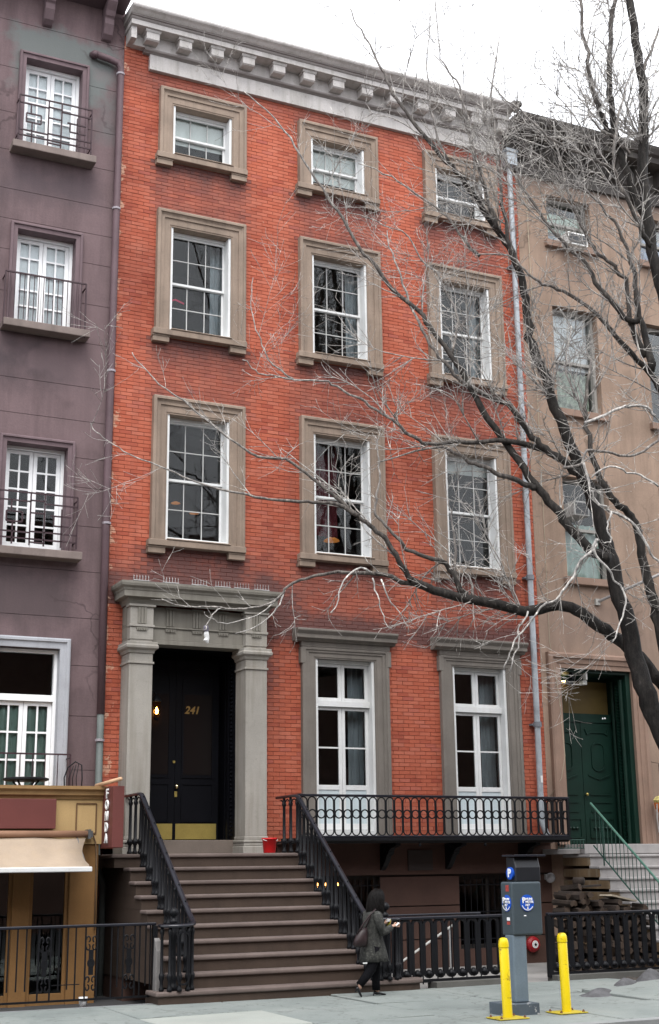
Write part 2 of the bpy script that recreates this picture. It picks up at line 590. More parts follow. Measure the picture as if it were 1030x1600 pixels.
# surfaces the brick keeps clear of (behind applied stone)
solid = list(holes)
for c0 in COLS:
    for r in (4, 3, 2):
        solid.append((c0 + .03, c0 + SW - .03, ROWS[r][0] - .1, ROWS[r][2] - .03))
for c0 in COLS[1:]:
    solid.append((c0 + .03, c0 + SW - .03, 1.9, 5.4))
solid.append((.28, 2.54, 1.8, 5.8))
solid.append((.47, 7.77, 15.44, 16.0))
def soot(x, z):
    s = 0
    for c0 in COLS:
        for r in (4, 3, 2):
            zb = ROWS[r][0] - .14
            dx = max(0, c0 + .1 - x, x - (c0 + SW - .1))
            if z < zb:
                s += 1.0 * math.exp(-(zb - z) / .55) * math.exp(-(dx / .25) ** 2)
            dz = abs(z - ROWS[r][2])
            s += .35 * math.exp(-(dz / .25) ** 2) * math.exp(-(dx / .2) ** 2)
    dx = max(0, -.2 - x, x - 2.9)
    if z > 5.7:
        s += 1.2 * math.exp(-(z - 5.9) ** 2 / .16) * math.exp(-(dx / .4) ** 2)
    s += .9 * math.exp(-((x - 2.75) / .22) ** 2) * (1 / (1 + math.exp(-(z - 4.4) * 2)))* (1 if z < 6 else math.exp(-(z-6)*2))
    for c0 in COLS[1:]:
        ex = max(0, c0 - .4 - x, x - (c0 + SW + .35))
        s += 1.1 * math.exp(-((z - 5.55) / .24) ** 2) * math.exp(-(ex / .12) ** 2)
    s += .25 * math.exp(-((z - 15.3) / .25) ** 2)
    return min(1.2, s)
random.seed(11)
bricks = []
J = .0085
nr0, nr1 = int(WZ0 / BH), int(WZ1 / BH)
for r in range(nr0, nr1):
    z0, z1 = r * BH + J / 2, (r + 1) * BH - J / 2
    off = -.5 * BW if r % 2 else 0
    k = -1
    while True:
        x0, x1 = k * BW + off + J / 2, (k + 1) * BW + off - J / 2
        k += 1
        if x0 > HX1: break
        x0, x1 = max(x0, HX0 + .002), min(x1, HX1 - .002)
        if x1 - x0 < .03: continue
        segs = [(x0, x1)]
        zc = (z0 + z1) / 2
        for h in solid:
            if h[2] < zc < h[3]:
                ns = []
                for a, c in segs:
                    if c <= h[0] or a >= h[1]: ns.append((a, c)); continue
                    if a < h[0]: ns.append((a, h[0]))
                    if c > h[1]: ns.append((h[1], c))
                segs = ns
        for a, c in segs:
            if c - a > .02: bricks.append((a, c, z0, z1))
def dist(b_):
    return (Vector(((b_[0] + b_[1]) / 2, 0, (b_[2] + b_[3]) / 2)) - CAM).length
full = [b_ for b_ in bricks if abs((b_[1] - b_[0]) - (BW - J)) < .002 and 2.95 < b_[2] < 5.3 and 2.62 < b_[0] < 5.7 and soot(b_[0], b_[2]) < .12]
full.sort(key=dist)
single = set(full[:300])
for b_ in single:
    boxobj('brick', b_[0], b_[1], -.003 + random.uniform(-.002, .002), .02, b_[2], b_[3], M_BRICK, house)
f = MB()
soots = []
for b_ in bricks:
    if b_ in single: continue
    y = -.003 + random.uniform(-.003, .003)
    a, c, d, e = b_
    v = [(a, y, d), (c, y, d), (c, y, e), (a, y, e), (a, .010, d), (c, .010, d), (c, .010, e), (a, .010, e)]
    f.add(v, [(0, 1, 2, 3), (0, 4, 5, 1), (1, 5, 6, 2), (2, 6, 7, 3), (3, 7, 4, 0)])
    soots += [soot((a + c) / 2, (d + e) / 2)] * 8
bf = f.build('brick_field', M_BRICK, house, kind='stuff')
at_ = bf.data.attributes.new('soot', 'FLOAT', 'POINT')
at_.data.foreach_set('value', soots)
# side and roof mass
m = MB()
m.box(HX0 + .004, HX1 - .004, .375, 9, -.3, 16.0)
# carve nothing: rooms stand in front of it; keep the mass behind them
m.v, m.f = [], []
m.box(HX0 + .004, HX1 - .004, 3.3, 9, -.3, 15.9)
m.box(HX0 + .004, HX1 - .004, .02, 3.3, 15.93, 16.2)
m.box(HX0 + .004, HX0 + .15, .38, 3.3, -.3, 15.56)
m.box(HX1 - .15, HX1 - .004, .38, 3.3, -.3, 15.56)
m.build('rear_mass', M_MORTAR, house)
for z0, z1 in ((13.2, 15.5), (9.9, 13.1), (6.2, 9.8), (2.05, 6.1), (-.02, 1.9)):
    rm = MB()
    x0, x1, y0, y1 = .2, 8.0, .40, 3.2
    if z0 == 2.05: x0 = 2.75
    P = [(x0, y0, z0), (x1, y0, z0), (x1, y1, z0), (x0, y1, z0), (x0, y0, z1), (x1, y0, z1), (x1, y1, z1), (x0, y1, z1)]
    rm.add(P, [(0, 1, 2, 3), (7, 6, 5, 4), (1, 5, 6, 2), (3, 2, 6, 7), (0, 3, 7, 4)])
    rm.build('interior_room', M_DARK, house)

# --- window surrounds
def surround(parent, x0, x1, z0, z1, w_, mtl, prof, name='window_surround', head=None):
    """mitred architrave on three sides: prof = [(distance from the outer edge, y)]"""
    def path(t):
        h_ = t * (head / prof[-1][0]) if head else t
        return [(x0 + t, z0), (x0 + t, z1 - h_), (x1 - t, z1 - h_), (x1 - t, z0)]
    b = MB()
    n_ = len(prof)
    v = []
    for t, y in prof:
        v += [(x, y, z) for x, z in path(t)]
    fcs = []
    for i in range(n_ - 1):
        for k in range(3):
            fcs.append((i * 4 + k, i * 4 + k + 1, (i + 1) * 4 + k + 1, (i + 1) * 4 + k))
    fcs.append(tuple(i * 4 for i in range(n_)))
    fcs.append(tuple(i * 4 + 3 for i in range(n_ - 1, -1, -1)))
    b.add(v, fcs)
    return b.build(name, mtl, parent)
PROF = [(0, .02), (0, -.115), (.018, -.125), (.05, -.125), (.06, -.10), (.085, -.085), (.13, -.085), (.136, -.062), (.235, -.062), (.246, -.05), (.262, -.05), (.262, .30)]
corbel = MB()
corbel.box(-.145, .145, -.105, .02, -.045, .045)
corbel.box(-.155, .155, -.118, .02, .0455, .062)
corbel_me = corbel.mesh('sill_corbel', M_STONE)
def sash_window(parent, x0, x1, z0, z1, rows, y=.17, up=.5, cols=3, lining=True):
    """white box frame with two sashes, each with its own panes and glazing bars"""
    b = MB()
    b.box(x0 + .001, x0 + .045, -.03, y + .10, z0, z1)
    b.box(x1 - .045, x1 - .001, -.03, y + .10, z0, z1)
    b.box(x0 + .045, x1 - .045, y - .04, y + .10, z1 - .05, z1 - .001)
    b.box(x0 + .045, x1 - .045, -.035, y + .10, z0 + .001, z0 + .045)
    wn = b.build('window', M_WHITE, parent, bevel=.004, seg=1)
    a, c = x0 + .045, x1 - .045
    zm = z0 + (z1 - z0) * up
    for nm, q0, q1, yy in (('upper_sash', zm - .02, z1 - .05, y), ('lower_sash', z0 + .045, zm + .02, y + .042)):
        s = MB()
        st = .036
        s.box(a, a + st, yy, yy + .036, q0, q1)
        s.box(c - st, c, yy, yy + .036, q0, q1)
        s.box(a + st, c - st, yy, yy + .036, q1 - .042, q1)
        s.box(a + st, c - st, yy, yy + .036, q0, q0 + (.042 if nm[0] == 'u' else .065))
        s.build(nm, M_WHITE, wn, bevel=.003, seg=1)
        i0, i1 = a + st, c - st
        k0, k1 = q0 + (.042 if nm[0] == 'u' else .065), q1 - .042
        mw = .015
        pw = (i1 - i0 - mw * (cols - 1)) / cols
        ph = (k1 - k0 - mw * (rows - 1)) / rows
        for i in range(1, cols):
            x = i0 + i * pw + (i - 1) * mw
            boxobj('muntin', x, x + mw, yy + .003, yy + .031, k0, k1, M_MUNT, wn)
        for j in range(rows):
            z = k0 + j * (ph + mw)
            for i in range(cols):
                x = i0 + i * (pw + mw)
                boxobj('pane', x, x + pw, yy + .015, yy + .019, z, z + ph, M_GLASS, wn)
                if j: boxobj('muntin', x, x + pw, yy + .003, yy + .031, z - mw, z, M_MUNT, wn)
    return wn
wins = {}
for ci, c0 in enumerate(COLS):
    for r in (4, 3, 2):
        zb, zt, zs = ROWS[r]
        s_ = surround(house, c0, c0 + SW, zb - .02, zs, .262, M_STONE, PROF, head=zs - zt)
        b = MB()
        b.box(c0 - .05, c0 + SW + .012, -.145, .02, zb - .13, zb - .025)
        b.box(c0 + OW0 + .001, c0 + OW1 - .001, -.16, .17, zb - .024, zb - .001)
        b.build('sill', M_STONE, s_, bevel=.008, seg=1)
        for xx in (c0 + .10, c0 + SW - .14):
            inst('sill_corbel', corbel_me, s_, (xx, 0, zb - .199))
        wins[ci, r] = sash_window(house, c0 + OW0, c0 + OW1, zb, zt, 1 if r == 4 else 2)

# --- parlour windows with hoods
M_PANEL = mat('pale_blue_panel', (.55, .63, .66), rough=.55, var=.06, bump=.05, streak=.2)
PROF1 = [(0, .02), (0, -.085), (.02, -.095), (.06, -.095), (.07, -.075), (.12, -.075), (.13, -.055), (.225, -.055), (.235, -.042), (.262, -.042), (.262, .30)]
for ci, c0 in enumerate(COLS[1:]):
    s_ = surround(house, c0, c0 + SW, 2.09, 5.21, .262, M_HOOD, PROF1, head=.182)
    hd = MB()
    hd.box(c0 - .02, c0 + SW + .02, -.09, .02, 5.212, 5.30)
    hd.prism([(.02, 5.30), (-.12, 5.30), (-.14, 5.335), (-.205, 5.345), (-.205, 5.41), (-.225, 5.43), (-.255, 5.465), (-.255, 5.50), (.02, 5.53)], c0 - .15, c0 + SW + .11, 'X')
    for e in (c0 - .035, c0 + SW - .045):
        hd.box(e, e + .08, -.102, .02, 4.93, 5.20)
    hd.build('hood', M_HOOD, s_, bevel=.006, seg=1)
    x0, x1, z0, z1, y = c0 + OW0, c0 + OW1, 2.10, 5.03, .13
    b = MB()
    b.box(x0 + .001, x0 + .05, -.02, y + .1, z0, z1)
    b.box(x1 - .05, x1 - .001, -.02, y + .1, z0, z1)
    b.box(x0 + .05, x1 - .05, y - .05, y + .1, z1 - .055, z1 - .001)
    b.box(x0 + .05, x1 - .05, y - .06, y + .1, 4.24, 4.34)
    b.box(x0 + .05, x1 - .05, -.02, y + .1, z0 + .001, z0 + .10)
    wn = b.build('window', M_WHITE, house, bevel=.004, seg=1)
    xm = (x0 + x1) / 2
    for a, c in ((x0 + .052, xm - .002), (xm + .002, x1 - .052)):
        s = MB()
        for q0, q1, lo in ((4.345, z1 - .058, .05), (z0 + .11, 4.235, .10)):
            s.box(a, a + .06, y, y + .045, q0, q1)
            s.box(c - .06, c, y, y + .045, q0, q1)
            s.box(a + .06, c - .06, y, y + .045, q1 - .05, q1)
            s.box(a + .06, c - .06, y, y + .045, q0, q0 + lo)
        s.box(a + .06, c - .06, y, y + .045, 2.86, 2.94)
        s.build('casement', M_WHITE, wn, bevel=.004, seg=1)
        for q0, q1 in ((4.395, z1 - .108), (3.57, 4.185), (2.94, 3.545)):
            boxobj('pane', a + .06, c - .06, y + .02, y + .024, q0, q1, M_GLASS, wn)
        boxobj('muntin', a + .06, c - .06, y + .008, y + .04, 3.545, 3.57, M_WHITE, wn)
        boxobj('lower_panel', a + .06, c - .06, y + .014, y + .034, 2.31, 2.86, M_PANEL, wn)

# --- curtains, shades and lamps seen through the glass
def curtain(x0, x1, y, z0, z1, m_, parent, amp=.03, waves=5, name='curtain'):
    b = MB()
    n_ = waves * 6
    fr, bk = [], []
    for i in range(n_ + 1):
        t = i / n_
        yy = y + amp * math.sin(t * waves * 2 * math.pi)
        fr.append((x0 + (x1 - x0) * t, yy))
    v = [(x, yy, z0) for x, yy in fr] + [(x, yy, z1) for x, yy in fr] + [(x, yy + .006, z0) for x, yy in fr] + [(x, yy + .006, z1) for x, yy in fr]
    k = n_ + 1
    fc = [(i, i + 1, k + i + 1, k + i) for i in range(n_)] + [(2 * k + i + 1, 2 * k + i, 3 * k + i, 3 * k + i + 1) for i in range(n_)]
    fc += [(k + i, k + i + 1, 3 * k + i + 1, 3 * k + i) for i in range(n_)] + [(0, k, 3 * k, 2 * k), (n_, 2 * k + n_, 3 * k + n_, k + n_)]
    return b.add(v, fc).build(name, m_, parent, smooth=True)
M_RED = mat('red_curtain', (.13, .022, .03), rough=.9, var=.2, bump=0)
M_BLUEC = mat('grey_blue_curtain', (.42, .47, .50), rough=.9, var=.08, bump=0, streak=.3)
for c0 in COLS[1:]:
    curtain(c0 + 1.08, c0 + 1.38, .42, 2.2, 5.0, M_BLUEC, house, .03, 3)
curtain(COLS[1] + .22, COLS[1] + .95, .46, 7.3, 9.05, M_RED, house, .03, 6)
for ci in range(3):
    curtain(COLS[ci] + 1.17, COLS[ci] + 1.42, .44, 10.4, 12.45, M_BLUEC, house, .03, 3)
boxobj('roller_shade', COLS[0] + OW0 + .05, COLS[0] + OW1 - .05, .262, .268, 14.24, 14.80, M_BLIND, house)
boxobj('roller_shade', COLS[1] + OW0 + .05, COLS[1] + OW1 - .05, .262, .268, 14.12, 14.80, M_BLIND, house)
boxobj('roller_shade', COLS[2] + OW0 + .05, COLS[2] + OW1 - .05, .262, .268, 8.70, 8.98, M_BLIND, house)
M_WARM = glow('warm_bulb', (1.0, .42, .10), 5)
M_SHADE = glow('amber_lampshade', (.60, .22, .05), .22)
def lampshade(x, y, z, r_, h, parent):
    t = MB()
    t.lathe([(r_ * .35, h), (r_ * .9, h * .3), (r_, 0), (r_ * .95, 0), (r_ * .3, h * .9)], (x, y, z), 14)
    return t.build('pendant_lamp', M_SHADE, parent, smooth=True)
for x, z, r_ in ((4.25, 7.62, .17), (4.55, 7.42, .15), (4.02, 7.30, .13)):
    lampshade(x, 1.2, z, r_, .07, house)
for x, z in ((1.55, 7.85), (1.9, 7.7)):
    lampshade(x, 1.3, z, .085, .03, house)
MB().lathe([(.001, -.05), (.04, -.03), (.05, 0), (.035, .035), (.001, .05)], (7.35, 1.1, 10.75), 10).build('lamp_bulb', M_WARM, house, smooth=True)
MB().tube([(1.22, .95, 11.50), (1.36, .95, 11.55), (1.52, .95, 11.50)], .016, 8).build('pink_neon_tube', glow('pink_neon', (.6, .03, .10), .14), house, smooth=True)

# --- roof cornice
fr_ = MB()
fr_.box(.45, 7.79, -.08, .015, 15.42, 15.72)
corn = fr_.build('roof_cornice', M_CORN, house, bevel=.004, seg=1)
M_CMOULD = mat('cornice_moulding', (.25, .225, .215), var=.15)
b = MB()
b.prism([(.1, 15.725), (-.085, 15.725), (-.095, 15.735), (-.14, 15.75), (-.15, 15.765), (-.15, 15.785), (-.13, 15.79), (.1, 15.79)], .33, 7.84, 'X')
b.build('bed_moulding', M_CMOULD, corn)
MB().box(.10, 7.84, -.13, .1, 15.791, 16.03).build('bed_wall', M_CORN, corn)
b = MB()
b.prism([(.1, 16.032), (-.40, 16.032), (-.40, 16.13), (.1, 16.13)], .0, 7.86, 'X')
b.build('corona', M_CORN, corn, bevel=.004, seg=1)
b = MB()
b.prism([(.1, 16.131), (-.405, 16.131), (-.42, 16.15), (-.425, 16.175), (-.45, 16.18), (-.455, 16.20), (.1, 16.20)], -.01, 7.88, 'X')
b.build('crown_bead', M_CMOULD, corn)
b = MB()
b.prism([(.1, 16.201), (-.465, 16.201), (-.49, 16.22), (-.525, 16.25), (-.565, 16.275), (-.58, 16.30), (-.58, 16.335), (.1, 16.40)], -.03, 7.90, 'X')
b.build('crown_moulding', M_CORN, corn)
mo = MB()
mo.prism([(-.131, 15.835), (-.31, 15.83), (-.335, 15.855), (-.335, 15.985), (-.131, 15.985)], -.118, .118, 'X')
mo.prism([(-.131, 15.986), (-.345, 15.986), (-.36, 16.01), (-.365, 16.030), (-.131, 16.030)], -.14, .14, 'X')
mo_me = mo.mesh('modillion', M_CORN)
x = .42
while x < 7.75:
    inst('modillion', mo_me, corn, (x, 0, 0))
    x += .61
MB().box(.02, .12, -.33, .0, 15.80, 16.029).build('end_block', M_CORN, corn)

# --- portico
port = MB()
port.box(.25, 2.57, -.30, .015, 5.06, 5.13)
port.box(.25, 2.57, -.285, .015, 5.13, 5.32)
port.box(.25, 2.57, -.27, .015, 5.345, 5.66)
port.box(.25, 2.57, -.31, .015, 5.32, 5.345)
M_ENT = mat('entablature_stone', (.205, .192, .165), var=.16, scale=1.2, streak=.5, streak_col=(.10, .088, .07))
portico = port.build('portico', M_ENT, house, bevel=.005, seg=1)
cp = MB()
poly = [(.01, 5.66), (-.43, 5.66), (-.44, 5.69), (-.46, 5.72), (-.47, 5.755), (-.55, 5.76), (-.55, 5.85), (-.56, 5.86), (-.57, 5.89), (-.605, 5.92), (-.615, 5.955), (-.615, 5.99), (.01, 6.03)]
def corn_ring(poly_, x0, x1):
    """moulding returned at both ends: offsets follow the front profile"""
    b_ = MB()
    v = []
    m_ = len(poly_)
    for y_, z_ in poly_:
        o_ = max(0, -y_ - .43)
        yy = min(y_, .01)
        v += [(x0 - o_, .01, z_), (x0 - o_, yy, z_), (x1 + o_, yy, z_), (x1 + o_, .01, z_)]
    fcs = []
    for i in range(m_ - 1):
        for k in range(3):
            fcs.append((i * 4 + k, i * 4 + k + 1, (i + 1) * 4 + k + 1, (i + 1) * 4 + k))
    b_.add(v, fcs)
    return b_
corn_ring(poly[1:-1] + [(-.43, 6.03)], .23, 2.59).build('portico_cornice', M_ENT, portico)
MB().box(.2, 2.62, -.46, .012, 6.0, 6.028).build('portico_lead', mat('lead_sheet', (.17, .17, .17), rough=.6), portico)
def pier(x0, x1):
    b_ = MB()
    b_.box(x0, x1, -.43, .015, 2.10, 4.72)               # shaft
    b_.box(x0 - .02, x1 + .02, -.45, .015, 4.72, 4.755)  # astragal
    b_.box(x0, x1, -.43, .015, 4.755, 4.88)
    pr = [(0, 4.88), (.015, 4.885), (.03, 4.93), (.07, 4.96), (.075, 5.00), (.06, 5.02), (.06, 5.06)]
    v = []
    for o_, z_ in pr:
        v += [(x0 - o_, .015, z_), (x0 - o_, -.43 - o_, z_), (x1 + o_, -.43 - o_, z_), (x1 + o_, .015, z_)]
    fc = [(i * 4 + k, i * 4 + k + 1, (i + 1) * 4 + k + 1, (i + 1) * 4 + k) for i in range(len(pr) - 1) for k in range(3)]
    fc.append(tuple((len(pr) - 1) * 4 + k for k in range(4)))
    b_.add(v, fc)
    b_.box(x0 + .01, x1 - .01, -.42, -.301, 5.062, 5.10)
    b_.box(x0, x1, -.43, -.286, 5.10, 5.30)
    b_.box(x0 - .015, x1 + .015, -.45, -.311, 5.30, 5.34)
    b_.box(x0, x1, -.43, -.271, 5.34, 5.62)
    b_.box(x0 - .03, x1 + .03, -.46, -.271, 5.62, 5.658)
    p_ = b_.build('pilaster', M_PORT, portico, bevel=.005, seg=1)
    bs = MB()
    bs.box(x0 - .05, x1 + .05, -.48, .015, 1.832, 1.95)
    bs.box(x0 - .035, x1 + .035, -.465, .015, 1.95, 2.00)
    bs.box(x0 - .045, x1 + .045, -.475, .015, 2.00, 2.045)
    bs.box(x0 - .015, x1 + .015, -.445, .015, 2.045, 2.10)
    bs.build('pilaster_base', M_PORT, portico, bevel=.012, seg=2)
    return p_
pier(.25, .63)
pier(2.20, 2.57)
# backing strips beside the piers, flush with the wall line
tg = MB()
for k in range(3):
    tg.box(-.07 + k * .05, -.032 + k * .05, -.015, .02, -.13, .13)
tg.box(-.09, .09, -.022, .02, .14, .17)
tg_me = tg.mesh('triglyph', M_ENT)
gt = MB()
gt.box(-.09, .09, -.012, .012, .012, .024)
for k in range(6):
    gt.box(-.083 + k * .028, -.063 + k * .028, -.012, .012, -.022, .012)
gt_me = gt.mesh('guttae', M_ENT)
for x in (.96, 1.41, 1.86):
    inst('triglyph', tg_me, portico, (x, -.275, 5.49))
    inst('guttae', gt_me, portico, (x, -.297, 5.285))
for x in (.44, 2.385):
    inst('triglyph', tg_me, portico, (x, -.435, 5.48))
    inst('guttae', gt_me, portico, (x, -.442, 5.265))
M_SPIKE = mat('pale_bird_spike', (.62, .62, .62), rough=.5, bump=0)
sk = MB()
sk.box(-.13, .13, -.02, .02, 0, .008)
for k in range(6):
    x = -.12 + k * .048
    for dx, dy in ((-.012, -.03), (.012, .03), (0, 0)):
        sk.tube([(x, 0, .004), (x + dx, dy, .085)], .0035, 4)
sk_me = sk.mesh('bird_spike', M_SPIKE)
for x in (.37, .86, 1.34, 1.74, 2.07, 2.42):
    inst('bird_spike', sk_me, portico, (x, -.56, 6.008))

# --- vestibule and front door
M_DOOR = mat('black_door_paint', (.0035, .0038, .006), rough=.5, var=.2, fvar=.05, bump=.05, spec=.12)
M_BRASS = mat('brass', (.42, .33, .10), rough=.42, var=.15, metal=.6, bump=.1)
M_GOLD = mat('gold_leaf', (.36, .23, .075), rough=.4, metal=.3, bump=0)
v_ = MB()
v_.box(.50, .63, .016, .75, 1.84, 5.063)
v_.box(2.20, 2.33, .016, .75, 1.84, 5.063)
v_.box(.50, 2.33, -.02, .75, 5.064, 5.085)
v_.box(.50, 2.33, .75, .9, 1.84, 5.2)
v_.build('vestibule', M_DOOR, house)
th = MB().box(.632, 2.198, -.02, .74, 1.835, 2.05)
th.build('door_step', mat('threshold_stone', (.16, .13, .11)), house, bevel=.01)
jb = MB()
for k in range(44):
    jb.box(2.165, 2.198, .14, .19, 2.12 + k * .066, 2.155 + k * .066)
jb.box(2.17, 2.198, .26, .34, 2.06, 5.0)
jb.box(2.18, 2.198, .44, .47, 2.06, 5.0)
jb.build('rope_moulding', M_DOOR, house)
def arch_panel(b_, x0, x1, z0, z1, y, t, wd):
    """arched raised moulding outline"""
    r_ = (x1 - x0) / 2
    pts = [(x0, y, z0), (x1, y, z0)] + [(x0 + r_ + r_ * math.cos(a), y, z1 - r_ + r_ * math.sin(a)) for a in [i * math.pi / 10 for i in range(11)]]
    b_.bar(pts, (0, t, 0), wd, closed=True)
for a, c, nm in ((.70, 1.378, 0), (1.384, 2.13, 1)):
    d_ = MB()
    d_.box(a, c, .60, .65, 2.06, 4.96)
    dr = d_.build('door', M_DOOR, house)
    p_ = MB()
    arch_panel(p_, a + .12, c - .10, 3.05, 4.85, .598, .012, .018)
    for z0, z1 in ((2.36, 2.95),):
        p_.bar([(a + .12, .598, z0), (c - .10, .598, z0), (c - .10, .598, z1), (a + .12, .598, z1)], (0, .012, 0), .018, closed=True)
    p_.build('door_panel', M_DOOR, dr)
    boxobj('kick_plate', a + .02, c - .03, .592, .602, 2.075, 2.32, M_BRASS, dr)
    q = MB().box(a + .14, c - .12, .594, .600, 3.1, 4.4)
    q.build('door_glass', mat('dark_door_glass', (.010, .008, .008), rough=.2, var=.05, fvar=0, bump=0, spec=.2), dr)
    if nm == 0:
        kb = MB()
        kb.lathe([(.012, 0), (.014, .03), (.034, .045), (.036, .06), (.02, .078), (.001, .08)], (0, 0, 0), 12)
        o = kb.build('door_knob', mat('polished_brass', (.85, .72, .45), rough=.18, metal=1, bump=0, var=.02, fvar=0), dr, smooth=True)
        o.rotation_euler = (R(90), 0, 0)
        o.location = (1.40, .60, 2.905)
        k2 = MB().box(1.375, 1.425, .588, .600, 2.74, 2.83)
        k2.build('escutcheon', M_BRASS, dr, bevel=.01)
        MB().lathe([(.022, -.01), (.022, .01)], (0, 0, 0), 10).build('peep_hole', M_BRASS, dr).matrix_local = Matrix.Translation((1.36, .592, 3.30)) @ Matrix.Rotation(R(90), 4, 'X')
    else:
        text_obj('house_number', '241', .17, M_GOLD, dr, frame_front(1.655, .588, 4.14), shear=.25, bold=.004)
lan = thing('wall_lantern', 'lit amber carriage lantern on the wall inside the dark doorway', 'lantern', (.70, .40, 3.95))
LXc, LYc = .985, .40
b = MB()
b.box(.632, .65, LYc - .04, LYc + .04, 4.10, 4.40)
b.tube([(.65, LYc, 4.37), (.80, LYc, 4.44), (.93, LYc, 4.42), (LXc, LYc, 4.34)], .01, 6)
b.build('bracket', M_IRON, lan)
b = MB()
for dx in (-.055, .055):
    for dy in (-.055, .055):
        b.tube([(LXc + dx * .65, LYc + dy * .65, 3.98), (LXc + dx, LYc + dy, 4.24)], .006, 5)
b.lathe([(.001, .12), (.03, .09), (.075, .03), (.08, 0), (.07, 0)], (LXc, LYc, 4.24), 8)
b.lathe([(.05, 0), (.04, -.03), (.001, -.05)], (LXc, LYc, 3.98), 8)
b.build('cage', M_IRON, lan)
gp = MB()
for a_ in range(4):
    t_ = R(45 + 90 * a_); t2 = R(135 + 90 * a_)
    q0, q1 = (math.cos(t_), math.sin(t_)), (math.cos(t2), math.sin(t2))
    gp.quad((LXc + q0[0] * .048, LYc + q0[1] * .048, 3.985), (LXc + q1[0] * .048, LYc + q1[1] * .048, 3.985), (LXc + q1[0] * .074, LYc + q1[1] * .074, 4.235), (LXc + q0[0] * .074, LYc + q0[1] * .074, 4.235))
gp.build('lantern_glass', glass_mat('amber_glass', (1.0, .72, .35), ior=1.3), lan)
MB().lathe([(.001, -.05), (.020, -.035), (.026, 0), (.014, .04), (.001, .065)], (LXc, LYc, 4.09), 10).build('bulb', glow('lantern_bulb', (1, .55, .18), 30), lan, smooth=True)
# --- basement
bh = [(3.50, 4.79, .25, 1.46), (6.30, 7.60, .25, 1.44)]
wall_mesh(2.9, HX1, -.3, 1.975, bh, .03, .3).build('basement_wall', mat('basement_joint', (.025, .018, .015)), house)
for z0, z1, y in ((-.25, .42, 0), (.44, .955, 0), (.975, 1.455, 0), (1.475, 1.97, -.03)):
    for a, c, d, e in wall_cells(2.92, HX1 - .002, z0, z1, bh):
        if c - a > .05 and e - d > .03:
            boxobj('stone_block', a, c, y, .028, d, e, M_BASE, house)
MB().prism([(.02, 1.972), (-.09, 1.972), (-.10, 1.985), (-.06, 2.02), (.02, 2.03)], 2.9, HX1, 'X').build('water_table', M_BASE, house)
for x0, x1, z0, z1 in bh:
    gr = MB()
    for z in (z0 + .15, (z0 + z1) / 2, z1 - .15):
        gr.box(x0, x1, .012, .028, z - .01, z + .01)
    for x in (x0 + .006, x1 - .006):
        gr.box(x - .006, x + .006, .010, .030, z0, z1)
    gr = gr.build('window_grille', M_IRON, house)
    for k in range(1, 11):
        x = x0 + (x1 - x0) * k / 11
        boxobj('grille_bar', x - .007, x + .007, .004, .011, z0, z1, M_IRON, gr)
for x0, x1, z0, z1 in bh:
    b = MB()
    b.box(x0, x0 + .06, .14, .2, z0, z1); b.box(x1 - .06, x1, .14, .2, z0, z1)
    b.box(x0 + .06, x1 - .06, .14, .2, z1 - .06, z1); b.box(x0 + .06, x1 - .06, .14, .2, z0, z0 + .06)
    b.box((x0 + x1) / 2 - .03, (x0 + x1) / 2 + .03, .14, .2, z0 + .06, z1 - .06)
    wn = b.build('window', mat('dark_frame', (.03, .025, .022)), house)
    for a, c in ((x0 + .06, (x0 + x1) / 2 - .03), ((x0 + x1) / 2 + .03, x1 - .06)):
        boxobj('pane', a, c, .165, .169, z0 + .06, z1 - .06, M_GLASS, wn)
for x in (4.10, 4.27, 4.47):
    MB().lathe([(.001, -.04), (.03, -.02), (.036, 0), (.025, .03), (.001, .04)], (x, 1.0, 1.315), 10).build('lamp_bulb', M_WARM, house, smooth=True)
boxobj('wall_plaque', 5.30, 5.77, -.055, -.03, 1.54, 1.87, mat('dark_plaque', (.035, .026, .024), rough=.5), house)
# --- galvanised downpipe at the right edge
M_ZINC = mat('galvanised_zinc', (.36, .39, .42), rough=.5, var=.2, scale=4, metal=.35, streak=.4, streak_col=(.16, .15, .14))
b = MB()
b.tube([(7.98, -.12, 15.25), (7.99, -.12, 9), (7.98, -.12, 4), (7.97, -.12, 2.35), (8.02, -.16, 2.15), (8.07, -.2, 2.02)], .055, 12)
b.box(7.86, 8.10, -.24, -.02, 15.18, 15.45)
b.box(7.84, 8.12, -.26, -.01, 15.45, 15.52)
dp = b.build('downpipe', M_ZINC, house, smooth=False)
for z in (13.0, 9.9, 6.75, 4.05):
    c_ = MB()
    c_.lathe([(.06, -.05), (.075, -.045), (.075, .045), (.06, .05)], (7.985, -.12, z), 12)
    c_.box(7.88, 8.09, -.10, .0, z - .015, z + .015)
    c_.build('pipe_collar', mat('pipe_collar', (.16, .17, .19), rough=.6), dp)
for x, z in ((5.42, 4.22), (5.47, 4.225)):
    MB().lathe([(.001, 0), (.016, .001), (.018, .003), (.001, .004)], (0, 0, 0), 7).build('paint_fleck', M_WHITE, house).matrix_local = Matrix.Translation((x, -.004, z)) @ Matrix.Rotation(R(90), 4, 'X')
boxobj('white_tag', 7.955, 8.0, -.182, -.178, 3.02, 3.14, M_WHITE, house)
